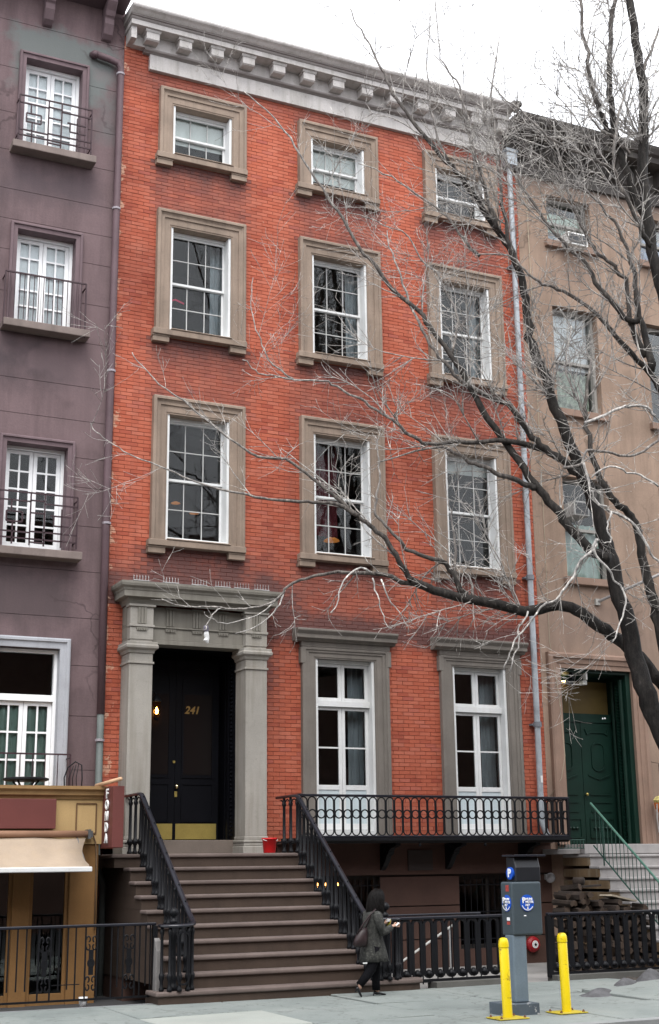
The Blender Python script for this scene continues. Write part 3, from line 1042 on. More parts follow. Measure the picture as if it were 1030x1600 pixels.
# ------------------------------------------------------------------ stoop
stoop = thing('stoop', 'ten-step brownstone stoop rising to the dark front door', 'stairs', (1.4, -2, 0))
SX0, SX1, ZL, RZ, TY, Y0 = .04, 2.79, 1.835, .188, .272, -1.20
MB().box(-.12, SX1, -1.16, -.002, 1.648, 1.8345).build('landing', M_STEP, stoop)
for k in range(10):
    zk, yk = ZL - RZ * k, Y0 - TY * k
    x0, x1 = SX0, SX1
    zb = zk - RZ if k < 9 else -.2
    if k:
        s = MB()
        if k < 9:
            s.box(x0, x1, yk + .035, -.003, zb + .001, zk - .055)
            s.box(x0 + .002, x1 - .002, yk + TY + .034, -.003, zk - .0549, zk - .0005)
        else:
            s.prism([(-.24, -3.1), (-.24, yk + .03), (3.35, yk + .03), (3.50, yk + .07), (3.56, yk + .2), (3.56, -3.1)], -.2, zk - .06, 'Z')
        st = s.build('step', M_STEP, stoop)
    else:
        st = MB().box(-.12, x1, yk + .035, -1.161, zb + .001, zk - .055).build('step', M_STEP, stoop)
    t = MB()
    if k < 9:
        t.box((x0 if k else -.14) - .03, x1 + .02, yk, yk + (TY + .03 if k else .60), zk - .054, zk + (0 if k else .001))
    else:
        t.prism([(-.28, -3.2), (-.28, yk), (3.38, yk), (3.54, yk + .05), (3.60, yk + .2), (3.60, -3.2)], zk - .058, zk, 'Z')
    t.build('tread', M_TREAD, st, bevel=.02, seg=3)
MB().box(SX0 + .01, SX1 - .01, -1.159, -.003, -.2, 1.646).build('stoop_core', M_BASE, stoop)
sl = MB()
sl.prism([(-3.42, 0.0), (-3.42, .62), (-3.38, .74), (-3.32, .78), (-3.28, 0.0)], -.215, -.14, 'X')
sl.build('end_slab', mat('pale_end_slab', (.20, .19, .185), var=.3), stoop, bevel=.01)

# ------------------------------------------------------------------ iron railings of the stoop
def baluster_mesh(h):
    b_ = MB()
    b_.lathe([(.024, 0), (.040, .005), (.040, .03), (.026, .05), (.024, .12), (.042, .15), (.048, .175), (.042, .20), (.026, .22), (.023, h - .14), (.036, h - .11), (.036, h - .09), (.024, h - .07), (.022, h)], (0, 0, 0), 10)
    for sg_ in (-1, 1):                                     # little arch springing to the next baluster
        b_.tube([(0, sg_ * .02, h - .10), (0, sg_ * .07, h - .045), (0, sg_ * .13, h - .028)], .011, 5)
    return b_
_bal = {}
def baluster(h, parent, loc, arch=True):
    h = round(h, 2)
    if (h, arch) not in _bal:
        if arch: _bal[h, arch] = baluster_mesh(h).mesh('baluster', M_IRON, True)
        else: _bal[h, arch] = MB().lathe([(.022, 0), (.034, .005), (.034, .03), (.022, .05), (.022, .12), (.034, .15), (.038, .175), (.034, .20), (.021, .22), (.019, h - .1), (.03, h - .07), (.02, h)], (0, 0, 0), 10).mesh('baluster', M_IRON, True)
    return inst('baluster', _bal[h, arch], parent, loc)
M_RAILTOP = mat('rail_paint_worn', (.010, .011, .017), rough=.30, var=.3, bump=.08, spec=.5)
def stoop_rail(X, sgn, label, wall_y):
    root = thing('stoop_railing', label, 'railing', (X, -2, .14), 'cast-iron railings of the stoop')
    pts = [(X, wall_y, 2.69), (X, -1.08, 2.695), (X, -1.17, 2.685), (X, -1.25, 2.64)]
    def zr(y): return 2.64 + (y + 1.25) * .765
    y = -1.4
    while y > -3.2:
        pts.append((X, y, zr(y)))
        y -= .2
    zb = .95
    pts += [(X, -3.30, 1.075), (X, -3.40, 1.01), (X + sgn * .008, -3.48, .97), (X + sgn * .035, -3.55, zb), (X + sgn * .09, -3.61, zb - .012), (X + sgn * .17, -3.65, zb - .02), (X + sgn * .27, -3.66, zb - .022), (X + sgn * .37, -3.63, zb - .022), (X + sgn * .44, -3.56, zb - .022), (X + sgn * .45, -3.47, zb - .022)]
    h = MB()
    P = [Vector(p) for p in pts]
    rings = []
    for i, p in enumerate(P):
        t = (P[min(i + 1, len(P) - 1)] - P[max(i - 1, 0)]).normalized()
        side = t.cross(Vector((0, 0, 1))).normalized()
        up = side.cross(t)
        sec = [(-.034, -.018), (.034, -.018), (.038, .0), (.030, .016), (.012, .024), (-.012, .024), (-.030, .016), (-.038, 0)]
        rings.append([p + side * a + up * c for a, c in sec])
    h.loft(rings)
    h.build('handrail', M_RAILTOP, root, smooth=True)
    bt = MB()
    bt.bar([(X, wall_y, 2.00), (X, -1.22, 2.00)], (.012, 0, 0), .012)
    bt.build('bottom_rail', M_IRON, root)
    yy = -1.17
    while yy < wall_y - .03:
        baluster(2.675 - 1.838, root, (X, yy, 1.838))
        yy += .255
    for k in range(1, 9):
        for d in (.06, .196):
            yy = Y0 - TY * k + d
            if yy < -3.36: continue
            zf = ZL - RZ * k
            baluster(zr(yy) - .015 - zf, root, (X, yy, zf), d < .1)
    for (dx, yy) in ((.0, -3.42), (.035, -3.54), (.12, -3.62), (.24, -3.65), (.36, -3.62), (.44, -3.54)):
        baluster(zb - .03 - .145, root, (X + sgn * dx, yy, .145), False)
    nw = MB()
    c_ = (X + sgn * .27, -3.48, .144)
    nw.lathe([(.07, 0), (.07, .05), (.05, .07), (.045, .12), (.055, .15), (.04, .18), (.035, .55), (.05, .62), (.055, .68), (.04, .72), (.035, .80), (.05, .82), (.05, .85), (.022, .87), (.022, .89), (.05, .91), (.066, .945), (.05, .985), (.02, 1.005), (.001, 1.008)], c_, 14)
    nw.build('newel_post', M_IRON, root, smooth=True)
    lp = MB()
    cx, cy = X + sgn * .20, -3.675
    path = [(cx + .075 * math.cos(a), cy, (.78 if math.sin(a) >= 0 else .30) + .075 * math.sin(a)) for a in [i * math.pi / 8 for i in range(16)]]
    lp.bar(path, (0, .010, 0), .010, closed=True)
    lp.build('oval_panel', M_IRON, root)
    return root
stoop_rail(.26, -1, 'black iron railing on the left side of the stoop beside the restaurant', -.44)
stoop_rail(2.765, 1, 'black iron railing on the right side of the stoop ending behind the woman', -.40)

# ------------------------------------------------------------------ balcony
bal = thing('balcony', 'black cast-iron balcony with ring pattern below the two parlour windows', 'balcony', (5.5, -.4, 2.03))
BX0, BX1, BY = 2.98, 8.10, -.74
b = MB()
b.box(BX0 - .03, BX1 + .03, BY - .03, -.103, 2.02, 2.065)
b.prism([(-.1, 1.985), (BY + .03, 1.985), (BY - .02, 2.018), (-.1, 2.018)], BX0, BX1, 'X')
b.build('balcony_floor', M_IRON, bal)
def stadium(r_, z0, z1, n_=8):
    a = [(r_ * math.cos(t), z1 - r_ + r_ * math.sin(t)) for t in [math.pi * i / n_ for i in range(n_ + 1)]]
    c = [(r_ * math.cos(t), z0 + r_ + r_ * math.sin(t)) for t in [math.pi + math.pi * i / n_ for i in range(n_ + 1)]]
    return a + c
NB_ = 33
pit = (BX1 - BX0) / NB_
lo = MB()
lo.bar([(x, 0, z) for x, z in stadium(pit / 2 - .009, .0, .60)], (0, .009, 0), .008, closed=True)
lo_me = lo.mesh('railing_loop', M_IRON)
rg = MB()
rg.bar([((pit / 2 - .012) * math.cos(t), -.0105, .335 + (pit / 2 - .012) * math.sin(t)) for t in [2 * math.pi * i / 16 for i in range(16)]], (0, .007, 0), .010, closed=True)
rg_me = rg.mesh('railing_ring', M_IRON)
for i in range(NB_):
    x = BX0 + pit * (i + .5)
    inst('railing_loop', lo_me, bal, (x, BY, 2.10))
    inst('railing_ring', rg_me, bal, (x, BY, 2.10))
for X in (BX1,):
    for i in range(4):
        y = BY + .085 + pit * i * 1.02
        inst('railing_loop', lo_me, bal, (X, y, 2.10), (0, 0, R(90)))
        inst('railing_ring', rg_me, bal, (X, y, 2.10), (0, 0, R(90)))
b = MB()
for z0, z1, wd in ((2.703, 2.742, .028), (2.066, 2.098, .018)):
    b.box(BX0 - wd, BX1 + wd, BY - wd, BY + wd, z0, z1)
    b.box(BX1 - wd, BX1 + wd, BY + wd, -.01, z0, z1)
b.build('rail', M_RAILTOP, bal, bevel=.006, seg=1)
for x, y in ((BX0, BY), (BX1, BY)):
    MB().box(x - .022, x + .022, y - .022, y + .022, 2.098, 2.703).build('corner_post', M_IRON, bal)
for x in (4.82, 6.07, 7.55):
    k_ = MB()
    k_.prism([(-.035, 1.98), (-.60, 1.98), (-.60, 1.94), (-.42, 1.90), (-.30, 1.82), (-.22, 1.70), (-.12, 1.60), (-.035, 1.55)], x - .045, x + .045, 'X')
    k_.bar([(x, -.28 + .07 * math.cos(t), 1.87 + .07 * math.sin(t)) for t in [2 * math.pi * i / 12 for i in range(12)]], (.055, 0, 0), .012, closed=True)
    k_.build('bracket', M_IRON, bal)
    MB().lathe([(.001, -.07), (.022, -.05), (.026, -.03), (.012, -.005), (.012, 0)], (x + .35, BY + .04, 1.985), 8).build('drop_finial', M_IRON, bal, smooth=True)

# ------------------------------------------------------------------ fences along the sidewalk
def heavy_fence(x0, x1, y, z0, z1, label, pitch=.172):
    root = thing('area_fence', label, 'fence', ((x0 + x1) / 2, y, 0), 'black cast-iron fences')
    n_ = max(1, round((x1 - x0 - .1) / pitch))
    p = (x1 - x0 - .1) / n_
    u = MB()
    u.bar([(x, 0, z) for x, z in stadium(p / 2 - .022, .0, z1 - z0 - .12)], (0, .014, 0), .0215, closed=True)
    um = u.mesh('fence_loop', M_IRON)
    bs = MB()
    bs.lathe([(.045, 0), (.055, .02), (.04, .05), (.018, .075)], (0, 0, 0), 8)
    bm_ = bs.mesh('cup_foot', M_IRON, True)
    for i in range(n_):
        xx = x0 + .05 + p * (i + .5)
        inst('fence_loop', um, root, (xx, y, z0 + .075))
        inst('cup_foot', bm_, root, (xx, y, z0 + .095))
    t = MB()
    t.box(x0 - .02, x1 + .02, y - .035, y + .035, z1 - .042, z1)
    t.build('top_rail', M_RAILTOP, root, bevel=.012, seg=2)
    q = MB().box(x0, x1, y - .02, y + .02, z0, z0 + .045)
    q.build('bottom_rail', M_IRON, root)
    for xx in (x0, x1):
        MB().box(xx - .035, xx + .035, y - .034, y + .034, z0 - .02, z1 - .043).build('fence_post', M_IRON, root)
    return root
heavy_fence(3.28, 5.0, -3.34, .06, .94, 'black cast-iron fence between the stoop and the gate gap beside the meter')
heavy_fence(5.80, 8.75, -3.34, .06, .935, 'long black cast-iron fence in front of the firewood pile')
# rail guarding the basement steps behind
ir = thing('inner_guard_rail', 'black iron guard rail just behind the fence right of the stoop', 'railing', (4.3, -2.6, 0))
MB().box(3.10, 5.10, -2.63, -2.57, .915, .945).build('top_rail', M_RAILTOP, ir, bevel=.008, seg=1)
for i in range(9):
    MB().tube([(3.12 + i * .245, -2.6, -.03), (3.12 + i * .245, -2.6, .915)], .011, 6).build('picket', M_IRON, ir)
hr = thing('basement_handrail', 'pale diagonal pipe handrail behind the fence pickets', 'handrail', (4.8, -1.6, 0))
MB().tube([(4.25, -1.6, .19), (5.30, -1.6, .77)], .018, 8).build('pipe', mat('pale_pipe', (.42, .42, .40), rough=.5), hr)
for x in (4.45, 5.15):
    MB().tube([(x, -1.6, -.04), (x, -1.6, .19 + (x - 4.25) * .552)], .014, 6).build('pipe_post', mat('grey_pipe', (.25, .25, .25)), hr)

# left-hand fence of the restaurant: thin bars with scrolled panels
lf = thing('restaurant_fence', 'low black iron fence with scrolled panels before the restaurant', 'fence', (-1.2, -3.25, 0), 'black cast-iron fences')
fy = -3.25
MB().box(-4.6, -.17, fy - .03, fy + .03, .93, .965).build('top_rail', M_RAILTOP, lf, bevel=.008, seg=1)
MB().box(-4.6, -.17, fy - .012, fy + .012, .06, .085).build('bottom_rail', M_IRON, lf)
MB().box(-.215, -.15, fy - .034, fy + .034, -.1, .929).build('fence_post', M_IRON, lf, bevel=.006)
random.seed(5)
def scroll_panel(cx):
    s_ = MB()
    for dx in (-.075, .075):
        s_.box(cx + dx - .009, cx + dx + .009, fy - .009, fy + .009, .085, .93)
    for z in (.26, .74):
        for sg in (-1, 1):
            for up in (-1, 1):
                pts = []
                for i in range(13):
                    a = i / 12 * 1.5 * math.pi
                    r_ = .050 - .028 * i / 12
                    pts.append((cx + sg * (.036 + r_ * math.cos(a) * .6), fy, z + up * (.04 + r_ * math.sin(a))))
                s_.tube(pts, .010, 5)
    s_.bar([(cx + .036 * math.cos(t), fy, .50 + .045 * math.sin(t)) for t in [2 * math.pi * i / 14 for i in range(14)]], (0, .010, 0), .012, closed=True)
    s_.box(cx - .03, cx + .03, fy - .006, fy + .006, .36, .66)
    s_.build('scroll_panel', M_IRON, lf)
for cx in (-2.35, -1.60, -1.01, -.52):
    scroll_panel(cx)
for x in (-2.16, -2.05, -1.94, -1.83, -1.42, -1.31, -1.21, -.75, -.67, -.38, -.30, -.24, -2.6, -2.75, -2.9, -3.1, -3.3, -3.5, -3.7, -3.9):
    boxobj('fence_bar', x - .008, x + .008, fy - .008, fy + .008, .085 if random.random() < .7 else .2, .93, M_IRON, lf)
MB().box(-1.5, -1.15, fy - .006, fy + .006, .25, .262).build('cross_bar', M_IRON, lf)
pt = thing('litter_cup', 'crumpled white paper cup at the foot of the restaurant fence', 'cup', (-1.08, -3.32, 0))
MB().lathe([(.045, .0), (.055, .08), (.058, .12), (.052, .12), (.04, .02)], (-1.08, -3.20, -.02), 10).build('cup_body', M_WHITE, pt, smooth=True)
lt = thing('litter_scrap', 'tiny crumpled paper scrap at the foot of the stoop', 'litter', (.86, -3.6, 0))
q = MB()
q.add([(.86, -3.55, .004), (.92, -3.57, .006), (.91, -3.52, .05), (.87, -3.5, .035), (.89, -3.54, .06)], [(0, 1, 4), (1, 2, 4), (2, 3, 4), (3, 0, 4), (0, 3, 2, 1)])
q.build('paper', M_WHITE, lt)

# red bucket on the landing
M_REDP = mat('red_plastic', (.62, .012, .015), rough=.35, var=.08, fvar=.04, bump=.02)
bk = thing('red_bucket', 'bright red plastic bucket on the top landing by the right pilaster', 'bucket', (2.42, -1.0, 1.83))
MB().lathe([(.088, 0), (.092, .005), (.112, .20), (.122, .202), (.122, .222), (.112, .222), (.105, .21), (.085, .015)], (2.37, -1.0, 1.838), 24).build('body', M_REDP, bk, smooth=True)
MB().tube([(2.37 + .12 * math.cos(a), -1.0 - .03 - .06 * math.sin(a), 2.04 - .03 * math.sin(a)) for a in [i * math.pi / 10 for i in range(11)]], .004, 5).build('handle', M_WHITE, bk, smooth=True)

# white object hanging from the twigs before the portico
hg = thing('hanging_scrap', 'small white plastic scrap caught on a twig before the portico frieze', 'plastic scrap', (1.15, -1.45, 5.0))
b = MB()
b.loft([[(1.135 + r_ * math.cos(t), -1.45 + r_ * .7 * math.sin(t), z) for t in [2 * math.pi * i / 8 for i in range(8)]] for r_, z in ((.03, 5.20), (.045, 5.17), (.04, 5.12), (.03, 5.10))])
b.build('dark_knot', mat('grey_plastic', (.16, .15, .19), rough=.4), hg)
b = MB()
b.loft([[(1.14 + dx + r_ * math.cos(t), -1.455 + r_ * .6 * math.sin(t), z) for t in [2 * math.pi * i / 8 for i in range(8)]] for dx, r_, z in ((0, .03, 5.105), (.0, .042, 5.06), (.01, .038, 5.01), (-.005, .045, 4.97), (.02, .012, 4.93))])
b.build('white_sheet', M_WHITE, hg)
# ------------------------------------------------------------------ left neighbour
def stucco(name, c, groove_col=None, patch=None, seed=0, soots=()):
    b = NB(name)
    base = b.ramp(b.noise(.8, 6, .65, seed=seed + 1), [(.28, C(c, .74)), (.5, c), (.75, C(c, 1.2))])
    st = b.ramp(b.noise(1.0, 5, .65, stretch=(4, 4, .45), seed=seed + 3), [(.42, (0, 0, 0)), (.78, (1, 1, 1))])
    base = b.mix(b.math('MULTIPLY', st, .65), base, C(c, .48))
    fine = b.ramp(b.noise(28, 5, .7, seed=seed + 2), [(.3, (.86, .86, .86)), (.65, (1, 1, 1))])
    base = b.mix(1, base, fine, 'MULTIPLY')
    sp = b.n('ShaderNodeSeparateXYZ')
    b.l(b.pos(), sp.inputs[0])
    def blob(x0, x1, z0, z1, soft, sd, amp):
        """soft-edged, noise-broken rectangle"""
        nz = b.math('MULTIPLY', b.math('SUBTRACT', b.noise(2.2, 5, .65, seed=sd), .5), amp)
        dx = b.math('MAXIMUM', b.math('SUBTRACT', x0, sp.outputs['X']), b.math('SUBTRACT', sp.outputs['X'], x1))
        dz = b.math('MAXIMUM', b.math('SUBTRACT', z0, sp.outputs['Z']), b.math('SUBTRACT', sp.outputs['Z'], z1))
        d = b.math('ADD', b.math('MAXIMUM', dx, dz), nz)
        return b.math('SUBTRACT', .5, b.math('DIVIDE', d, soft), clamp=True)
    for (x0, x1, z0, z1, soft, sd, amp, cc, k) in soots:
        base = b.mix(b.math('MULTIPLY', blob(x0, x1, z0, z1, soft, sd, amp), k), base, cc)
    ve = b.n('ShaderNodeTexVoronoi', feature='DISTANCE_TO_EDGE'); ve.inputs['Scale'].default_value = .42
    nv = b.n('ShaderNodeTexNoise'); nv.inputs['Scale'].default_value = 1.6; nv.inputs['Detail'].default_value = 6; b.l(b.pos(), nv.inputs['Vector'])
    wv = b.n('ShaderNodeVectorMath', operation='ADD'); b.l(b.pos(), wv.inputs[0]); b.l(nv.outputs['Color'], wv.inputs[1])
    b.l(wv.outputs[0], ve.inputs['Vector'])
    crk = b.math('MULTIPLY', b.ramp(ve.outputs['Distance'], [(.004, (1, 1, 1)), (.010, (0, 0, 0))]), b.ramp(b.noise(.6, 3, seed=seed + 8), [(.5, (0, 0, 0)), (.6, (1, 1, 1))]))
    base = b.mix(b.math('MULTIPLY', crk, .6), base, C(c, .35))
    pt = b.ramp(b.noise(.45, 4, .5, seed=seed + 21), [(.60, (0, 0, 0)), (.63, (1, 1, 1))])
    base = b.mix(b.math('MULTIPLY', pt, .30), base, C(c, 1.25))
    b.l(base, b.p.inputs['Base Color'])
    b.p.inputs['Roughness'].default_value = .88
    b.p.inputs['Specular IOR Level'].default_value = .25
    b.bump(b.noise(45, 5, .65, seed=seed), .3, .008)
    return b.m
LC = (.160, .112, .117)
M_LEFT = stucco('mauve_stucco', LC, seed=3, soots=(
    (-1.95, -.22, 14.55, 15.72, .25, 5, .9, (.135, .155, .150), .85),
    (-.42, -.12, 13.9, 14.6, .35, 6, .8, (.115, .12, .12), .6),
    (-2.0, -.45, 12.55, 13.1, .5, 7, .9, (.07, .055, .062), .65),
    (-2.2, -.50, 9.25, 9.9, .6, 8, 1.0, (.060, .047, .052), .8),
    (-3.0, -.62, 5.35, 6.2, .35, 9, .8, (.072, .055, .058), .75)))
M_LTRIM = mat('mauve_trim', (.155, .108, .118), var=.15, streak=.4)
lh = thing('stucco_townhouse', 'mauve stucco townhouse at the left edge with white French windows and small iron guards', 'house', (-2.5, 0, 0))
LX0, LX1 = -6.2, -.004
LO0, LO1 = -1.725, -.745
lw = {4: (13.38, 15.08), 3: (10.20, 11.88), 2: (6.46, 8.20), 1: (2.25, 4.93)}
LH = []
for r, (a, c) in lw.items():
    for q in (0, -2.75):
        LH.append((LO0 + q - .005, LO1 + q + .005, a - .01, c + .005))
wall_mesh(LX0, LX1, -.4, 16.6, LH, .012, .34).build('wall', mat('stucco_groove', (.085, .062, .064)), lh)
zs = [-.4, .3, 1.0, 1.7, 2.4, 3.10, 3.92, 4.7, 5.45, 6.2, 6.94, 7.58, 8.07, 8.7, 9.29, 10.06, 10.76, 11.5, 12.05, 12.59, 13.3, 14.0, 14.85, 15.75, 16.6]
for z0, z1 in zip(zs, zs[1:]):
    for a, c, d, e in wall_cells(LX0, LX1, z0 + .004, z1 - .004, LH):
        boxobj('stucco_panel', a, c, 0, .011, d, e, M_LEFT, lh)
b = MB()
b.box(LX0, LX1, 3.3, 9, -.4, 16.5); b.box(LX1 - .12, LX1 - .002, .36, 3.3, -.4, 16.5)
b.box(LX0, LX0 + .1, .36, 3.3, -.4, 16.5); b.box(LX0, LX1, .02, 3.3, 16.6, 16.75)
b.build('rear_mass', M_LEFT, lh)
for z0, z1 in ((13.0, 15.6), (9.9, 12.6), (6.2, 9.5), (2.1, 5.8)):
    rm = MB()
    x0, x1, y0, y1 = LX0 + .15, LX1 - .15, .36, 3.2
    P = [(x0, y0, z0), (x1, y0, z0), (x1, y1, z0), (x0, y1, z0), (x0, y0, z1), (x1, y0, z1), (x1, y1, z1), (x0, y1, z1)]
    rm.add(P, [(0, 1, 2, 3), (7, 6, 5, 4), (1, 5, 6, 2), (3, 2, 6, 7), (0, 3, 7, 4)])
    rm.build('interior_room', M_DARK, lh)
M_LWHITE = mat('fresh_white_paint', (.86, .87, .88), rough=.5, var=.04, fvar=.04, bump=.05)
def french(parent, x0, x1, z0, z1, y, cols, rows, transom=0):
    """two glazed leaves in a white frame"""
    b_ = MB()
    b_.box(x0 + .001, x0 + .05, y - .06, y + .08, z0, z1); b_.box(x1 - .05, x1 - .001, y - .06, y + .08, z0, z1)
    b_.box(x0 + .05, x1 - .05, y - .06, y + .08, z1 - .05, z1 - .001); b_.box(x0 + .05, x1 - .05, y - .06, y + .08, z0 + .001, z0 + .03)
    zt = z1 - .05
    if transom:
        b_.box(x0 + .05, x1 - .05, y - .06, y + .08, transom - .05, transom + .05)
        zt = transom - .05
    wn_ = b_.build('window', M_LWHITE, parent, bevel=.004, seg=1)
    if transom:
        boxobj('pane', x0 + .05, x1 - .05, y + .02, y + .024, transom + .05, z1 - .05, M_GLASS, wn_)
    xm_ = (x0 + x1) / 2
    for a, c in ((x0 + .052, xm_ - .003), (xm_ + .003, x1 - .052)):
        s_ = MB()
        st = .062
        q0, q1 = z0 + .035, zt - .005
        s_.box(a, a + st, y, y + .045, q0, q1); s_.box(c - st, c, y, y + .045, q0, q1)
        s_.box(a + st, c - st, y, y + .045, q1 - .06, q1); s_.box(a + st, c - st, y, y + .045, q0, q0 + .14)
        s_.build('casement', M_LWHITE, wn_, bevel=.003, seg=1)
        i0, i1, k0, k1, mw = a + st, c - st, q0 + .14, q1 - .06, .028
        pw = (i1 - i0 - mw * (cols - 1)) / cols
        ph = (k1 - k0 - mw * (rows - 1)) / rows
        for i in range(1, cols):
            x = i0 + i * pw + (i - 1) * mw
            boxobj('muntin', x, x + mw, y + .006, y + .04, k0, k1, M_LWHITE, wn_)
        for j in range(rows):
            z = k0 + j * (ph + mw)
            for i in range(cols):
                x = i0 + i * (pw + mw)
                boxobj('pane', x, x + pw, y + .02, y + .024, z, z + ph, M_GLASS, wn_)
                if j: boxobj('muntin', x, x + pw, y + .006, y + .04, z - mw, z, M_LWHITE, wn_)
    return wn_
LPROF = [(0, .01), (0, -.07), (.015, -.08), (.04, -.08), (.05, -.055), (.115, -.05), (.115, .33)]
M_L1 = mat('grey_blue_trim', (.38, .39, .42), var=.1, streak=.3)
M_LSILL = mat('worn_sill', (.20, .16, .145), var=.2, streak=.4)
M_SHEER = mat('sheer_white_curtain', (.90, .92, .94), rough=.9, var=.05, bump=0)
M_GREEN = mat('green_curtain', (.20, .30, .26), rough=.9, var=.1, bump=0, streak=.5, streak_col=(.35, .45, .42))
for dx in (0, -2.75):
    for r, (z0, z1) in lw.items():
        big = r == 1
        sr = surround(lh, LO0 + dx - (.16 if big else .115), LO1 + dx + (.16 if big else .115), z0, z1 + (.17 if big else .115), .115, M_L1 if big else M_LTRIM,
                      [(t * (1.39 if big else 1), y) for t, y in LPROF])
        if not big:
            MB().box(LO0 + dx - .20, LO1 + dx + .24, -.26, .17, z0 - .13, z0 - .002).build('sill', M_LSILL, sr, bevel=.012)
        french(lh, LO0 + dx, LO1 + dx, z0, z1, .22 if not big else .14, 2, 5 if not big else 4, 4.18 if big else 0)
        if r in (4, 3):
            curtain(LO0 + dx + .03, LO1 + dx - .03, .272, z0 + .02, z1 - .03, M_SHEER, lh, .004, 9)
        if big:
            curtain(LO0 + dx + .03, LO1 + dx - .03, .22, z0 + .05, 4.13, M_GREEN, lh, .015, 9)
# brown downpipe with offset at the top
M_LPIPE = mat('mauve_pipe', (.115, .072, .082), rough=.6, streak=.3)
lp = MB()
lp.tube([(-.54, -.10, 15.43), (-.30, -.10, 15.40), (-.14, -.10, 15.36), (-.085, -.10, 15.26), (-.085, -.10, 12.6), (-.10, -.10, 7.2), (-.085, -.10, 3.95)], .062, 10)
lp.tube([(-.57, .0, 15.46), (-.55, -.10, 15.43), (-.53, -.10, 15.43)], .07, 10)
lpo = lp.build('downpipe', M_LPIPE, lh, smooth=True)
MB().tube([(-.085, -.10, 3.96), (-.085, -.10, 1.9), (-.06, -.14, 1.6), (.0, -.2, 1.4), (.0, -.2, -.3)], .055, 10).build('downpipe', mat('verdigris_pipe', (.10, .115, .11), rough=.6, streak=.3), lh, smooth=True)
for z in (15.15, 12.55, 9.6, 7.0, 3.55):
    MB().lathe([(.064, -.02), (.074, -.018), (.074, .018), (.064, .02)], (-.087, -.10, z), 10).build('pipe_strap', mat('grey_strap', (.33, .30, .33)), lpo)
# cornice with console brackets, mostly above the frame
M_LCORN = mat('dark_mauve_cornice', (.12, .085, .095), var=.15, streak=.3)
cn = MB().prism([(.01, 16.42), (-.50, 16.46), (-.62, 16.55), (-.62, 16.66), (-.75, 16.74), (-.78, 16.9), (.01, 16.95)], LX0, LX1 - .03, 'X').build('roof_cornice', M_LCORN, lh)
for x in (-4.6, -3.55, -2.5, -1.40, -.345):
    k_ = MB()
    k_.prism([(.005, 16.42), (-.42, 16.44), (-.42, 16.36), (-.30, 16.24), (-.26, 16.16), (-.22, 16.13), (-.22, 16.02), (-.17, 15.92), (-.14, 15.86), (-.06, 15.80), (.005, 15.78)], x - .085, x + .085, 'X')
    k_.build('console_bracket', M_LTRIM, cn, bevel=.01, seg=1)

# window guards
def bars(b_, segs, y, t=.009):
    for (x0, z0, x1, z1) in segs:
        if x0 == x1: b_.box(x0 - t, x0 + t, y - t, y + t, min(z0, z1), max(z0, z1))
        else: b_.box(min(x0, x1), max(x0, x1), y - t, y + t, z0 - t, z0 + t)
M_GUARD = mat('mauve_iron', (.045, .022, .028), rough=.55)
def fret_guard(z, label, dx=0):
    g_ = thing('window_guard', label, 'window guard', (-1.2 + dx, -.2, z), 'iron guards on the mauve house')
    y = -.22
    X0, X1 = -1.84 + dx, -.60 + dx
    W, H = X1 - X0, .84
    fr = MB()
    bars(fr, [(X0, z + H, X1, z + H), (X0, z + .10, X1, z + .10), (X0, z, X0, z + H), (X1, z, X1, z + H)], y, .011)
    for xx in (X0, X1):
        for zz in (z + .12, z + H - .05):
            fr.box(xx - .008, xx + .008, y, .0, zz - .008, zz + .008)
    fr.build('frame', M_GUARD, g_)
    S = [(X0, z + .70, X0 + .52 * W * .78, z + .70), (X0 + .40 * W, z, X0 + .40 * W, z + H), (X0 + .58 * W, z, X0 + .58 * W, z + H), (X0 + .58 * W, z + .68, X1, z + .68),
         (X0 + .40 * W, z + .72, X0 + .58 * W, z + .72), (X0 + .40 * W, z + .52, X0 + .58 * W, z + .52), (X0 + .40 * W, z + .22, X0 + .58 * W, z + .22), (X0 + .40 * W, z + .05, X0 + .58 * W, z + .05),
         (X0 + .16 * W, z + .52, X0 + .16 * W, z + .70), (X0 + .10 * W, z + .52, X0 + .30 * W, z + .52), (X0 + .10 * W, z + .36, X0 + .30 * W, z + .36), (X0 + .10 * W, z + .36, X0 + .10 * W, z + .52), (X0 + .30 * W, z + .36, X0 + .30 * W, z + .52),
         (X0 + .18 * W, z, X0 + .18 * W, z + .36), (X0, z + .20, X0 + .40 * W, z + .20), (X0 + .80 * W, z, X0 + .80 * W, z + .62), (X0 + .66 * W, z + .50, X0 + .92 * W, z + .50),
         (X0 + .70 * W, z + .34, X0 + .70 * W, z + .50), (X0 + .70 * W, z + .34, X0 + .92 * W, z + .34), (X0 + .58 * W, z + .22, X1, z + .22)]
    for (a, c, d, e) in S:
        s_ = MB()
        bars(s_, [(a, c, d, e)], y, .011)
        s_.build('fret_bar', M_GUARD, g_)
fret_guard(13.40, 'iron guard with geometric fretwork at the topmost window of the mauve house')
fret_guard(6.50, 'iron guard with geometric fretwork at the window above the restaurant terrace of the mauve house')
def bar_guard(z, H, label, y=-.22, n_=17, X0=-1.92, X1=-.59, arch=False):
    g_ = thing('window_guard', label, 'window guard', (-1.2, -.2, z), 'iron guards on the mauve house')
    fr = MB()
    bars(fr, [(X0, z + H, X1, z + H), (X0, z + .05, X1, z + .05), (X0, z, X0, z + H), (X1, z, X1, z + H)], y, .012)
    for xx in (X0, X1):
        fr.box(xx - .008, xx + .008, y, .0, z + H - .06, z + H - .04)
    fr.build('frame', M_GUARD, g_)
    for i in range(1, n_):
        x = X0 + (X1 - X0) * i / n_
        boxobj('upright', x - .006, x + .006, y - .006, y + .006, z + .05, z + H - (.0 if i % 3 else .0), M_GUARD, g_)
bar_guard(10.06, .95, 'iron guard with plain upright bars at the third-floor window of the mauve house')
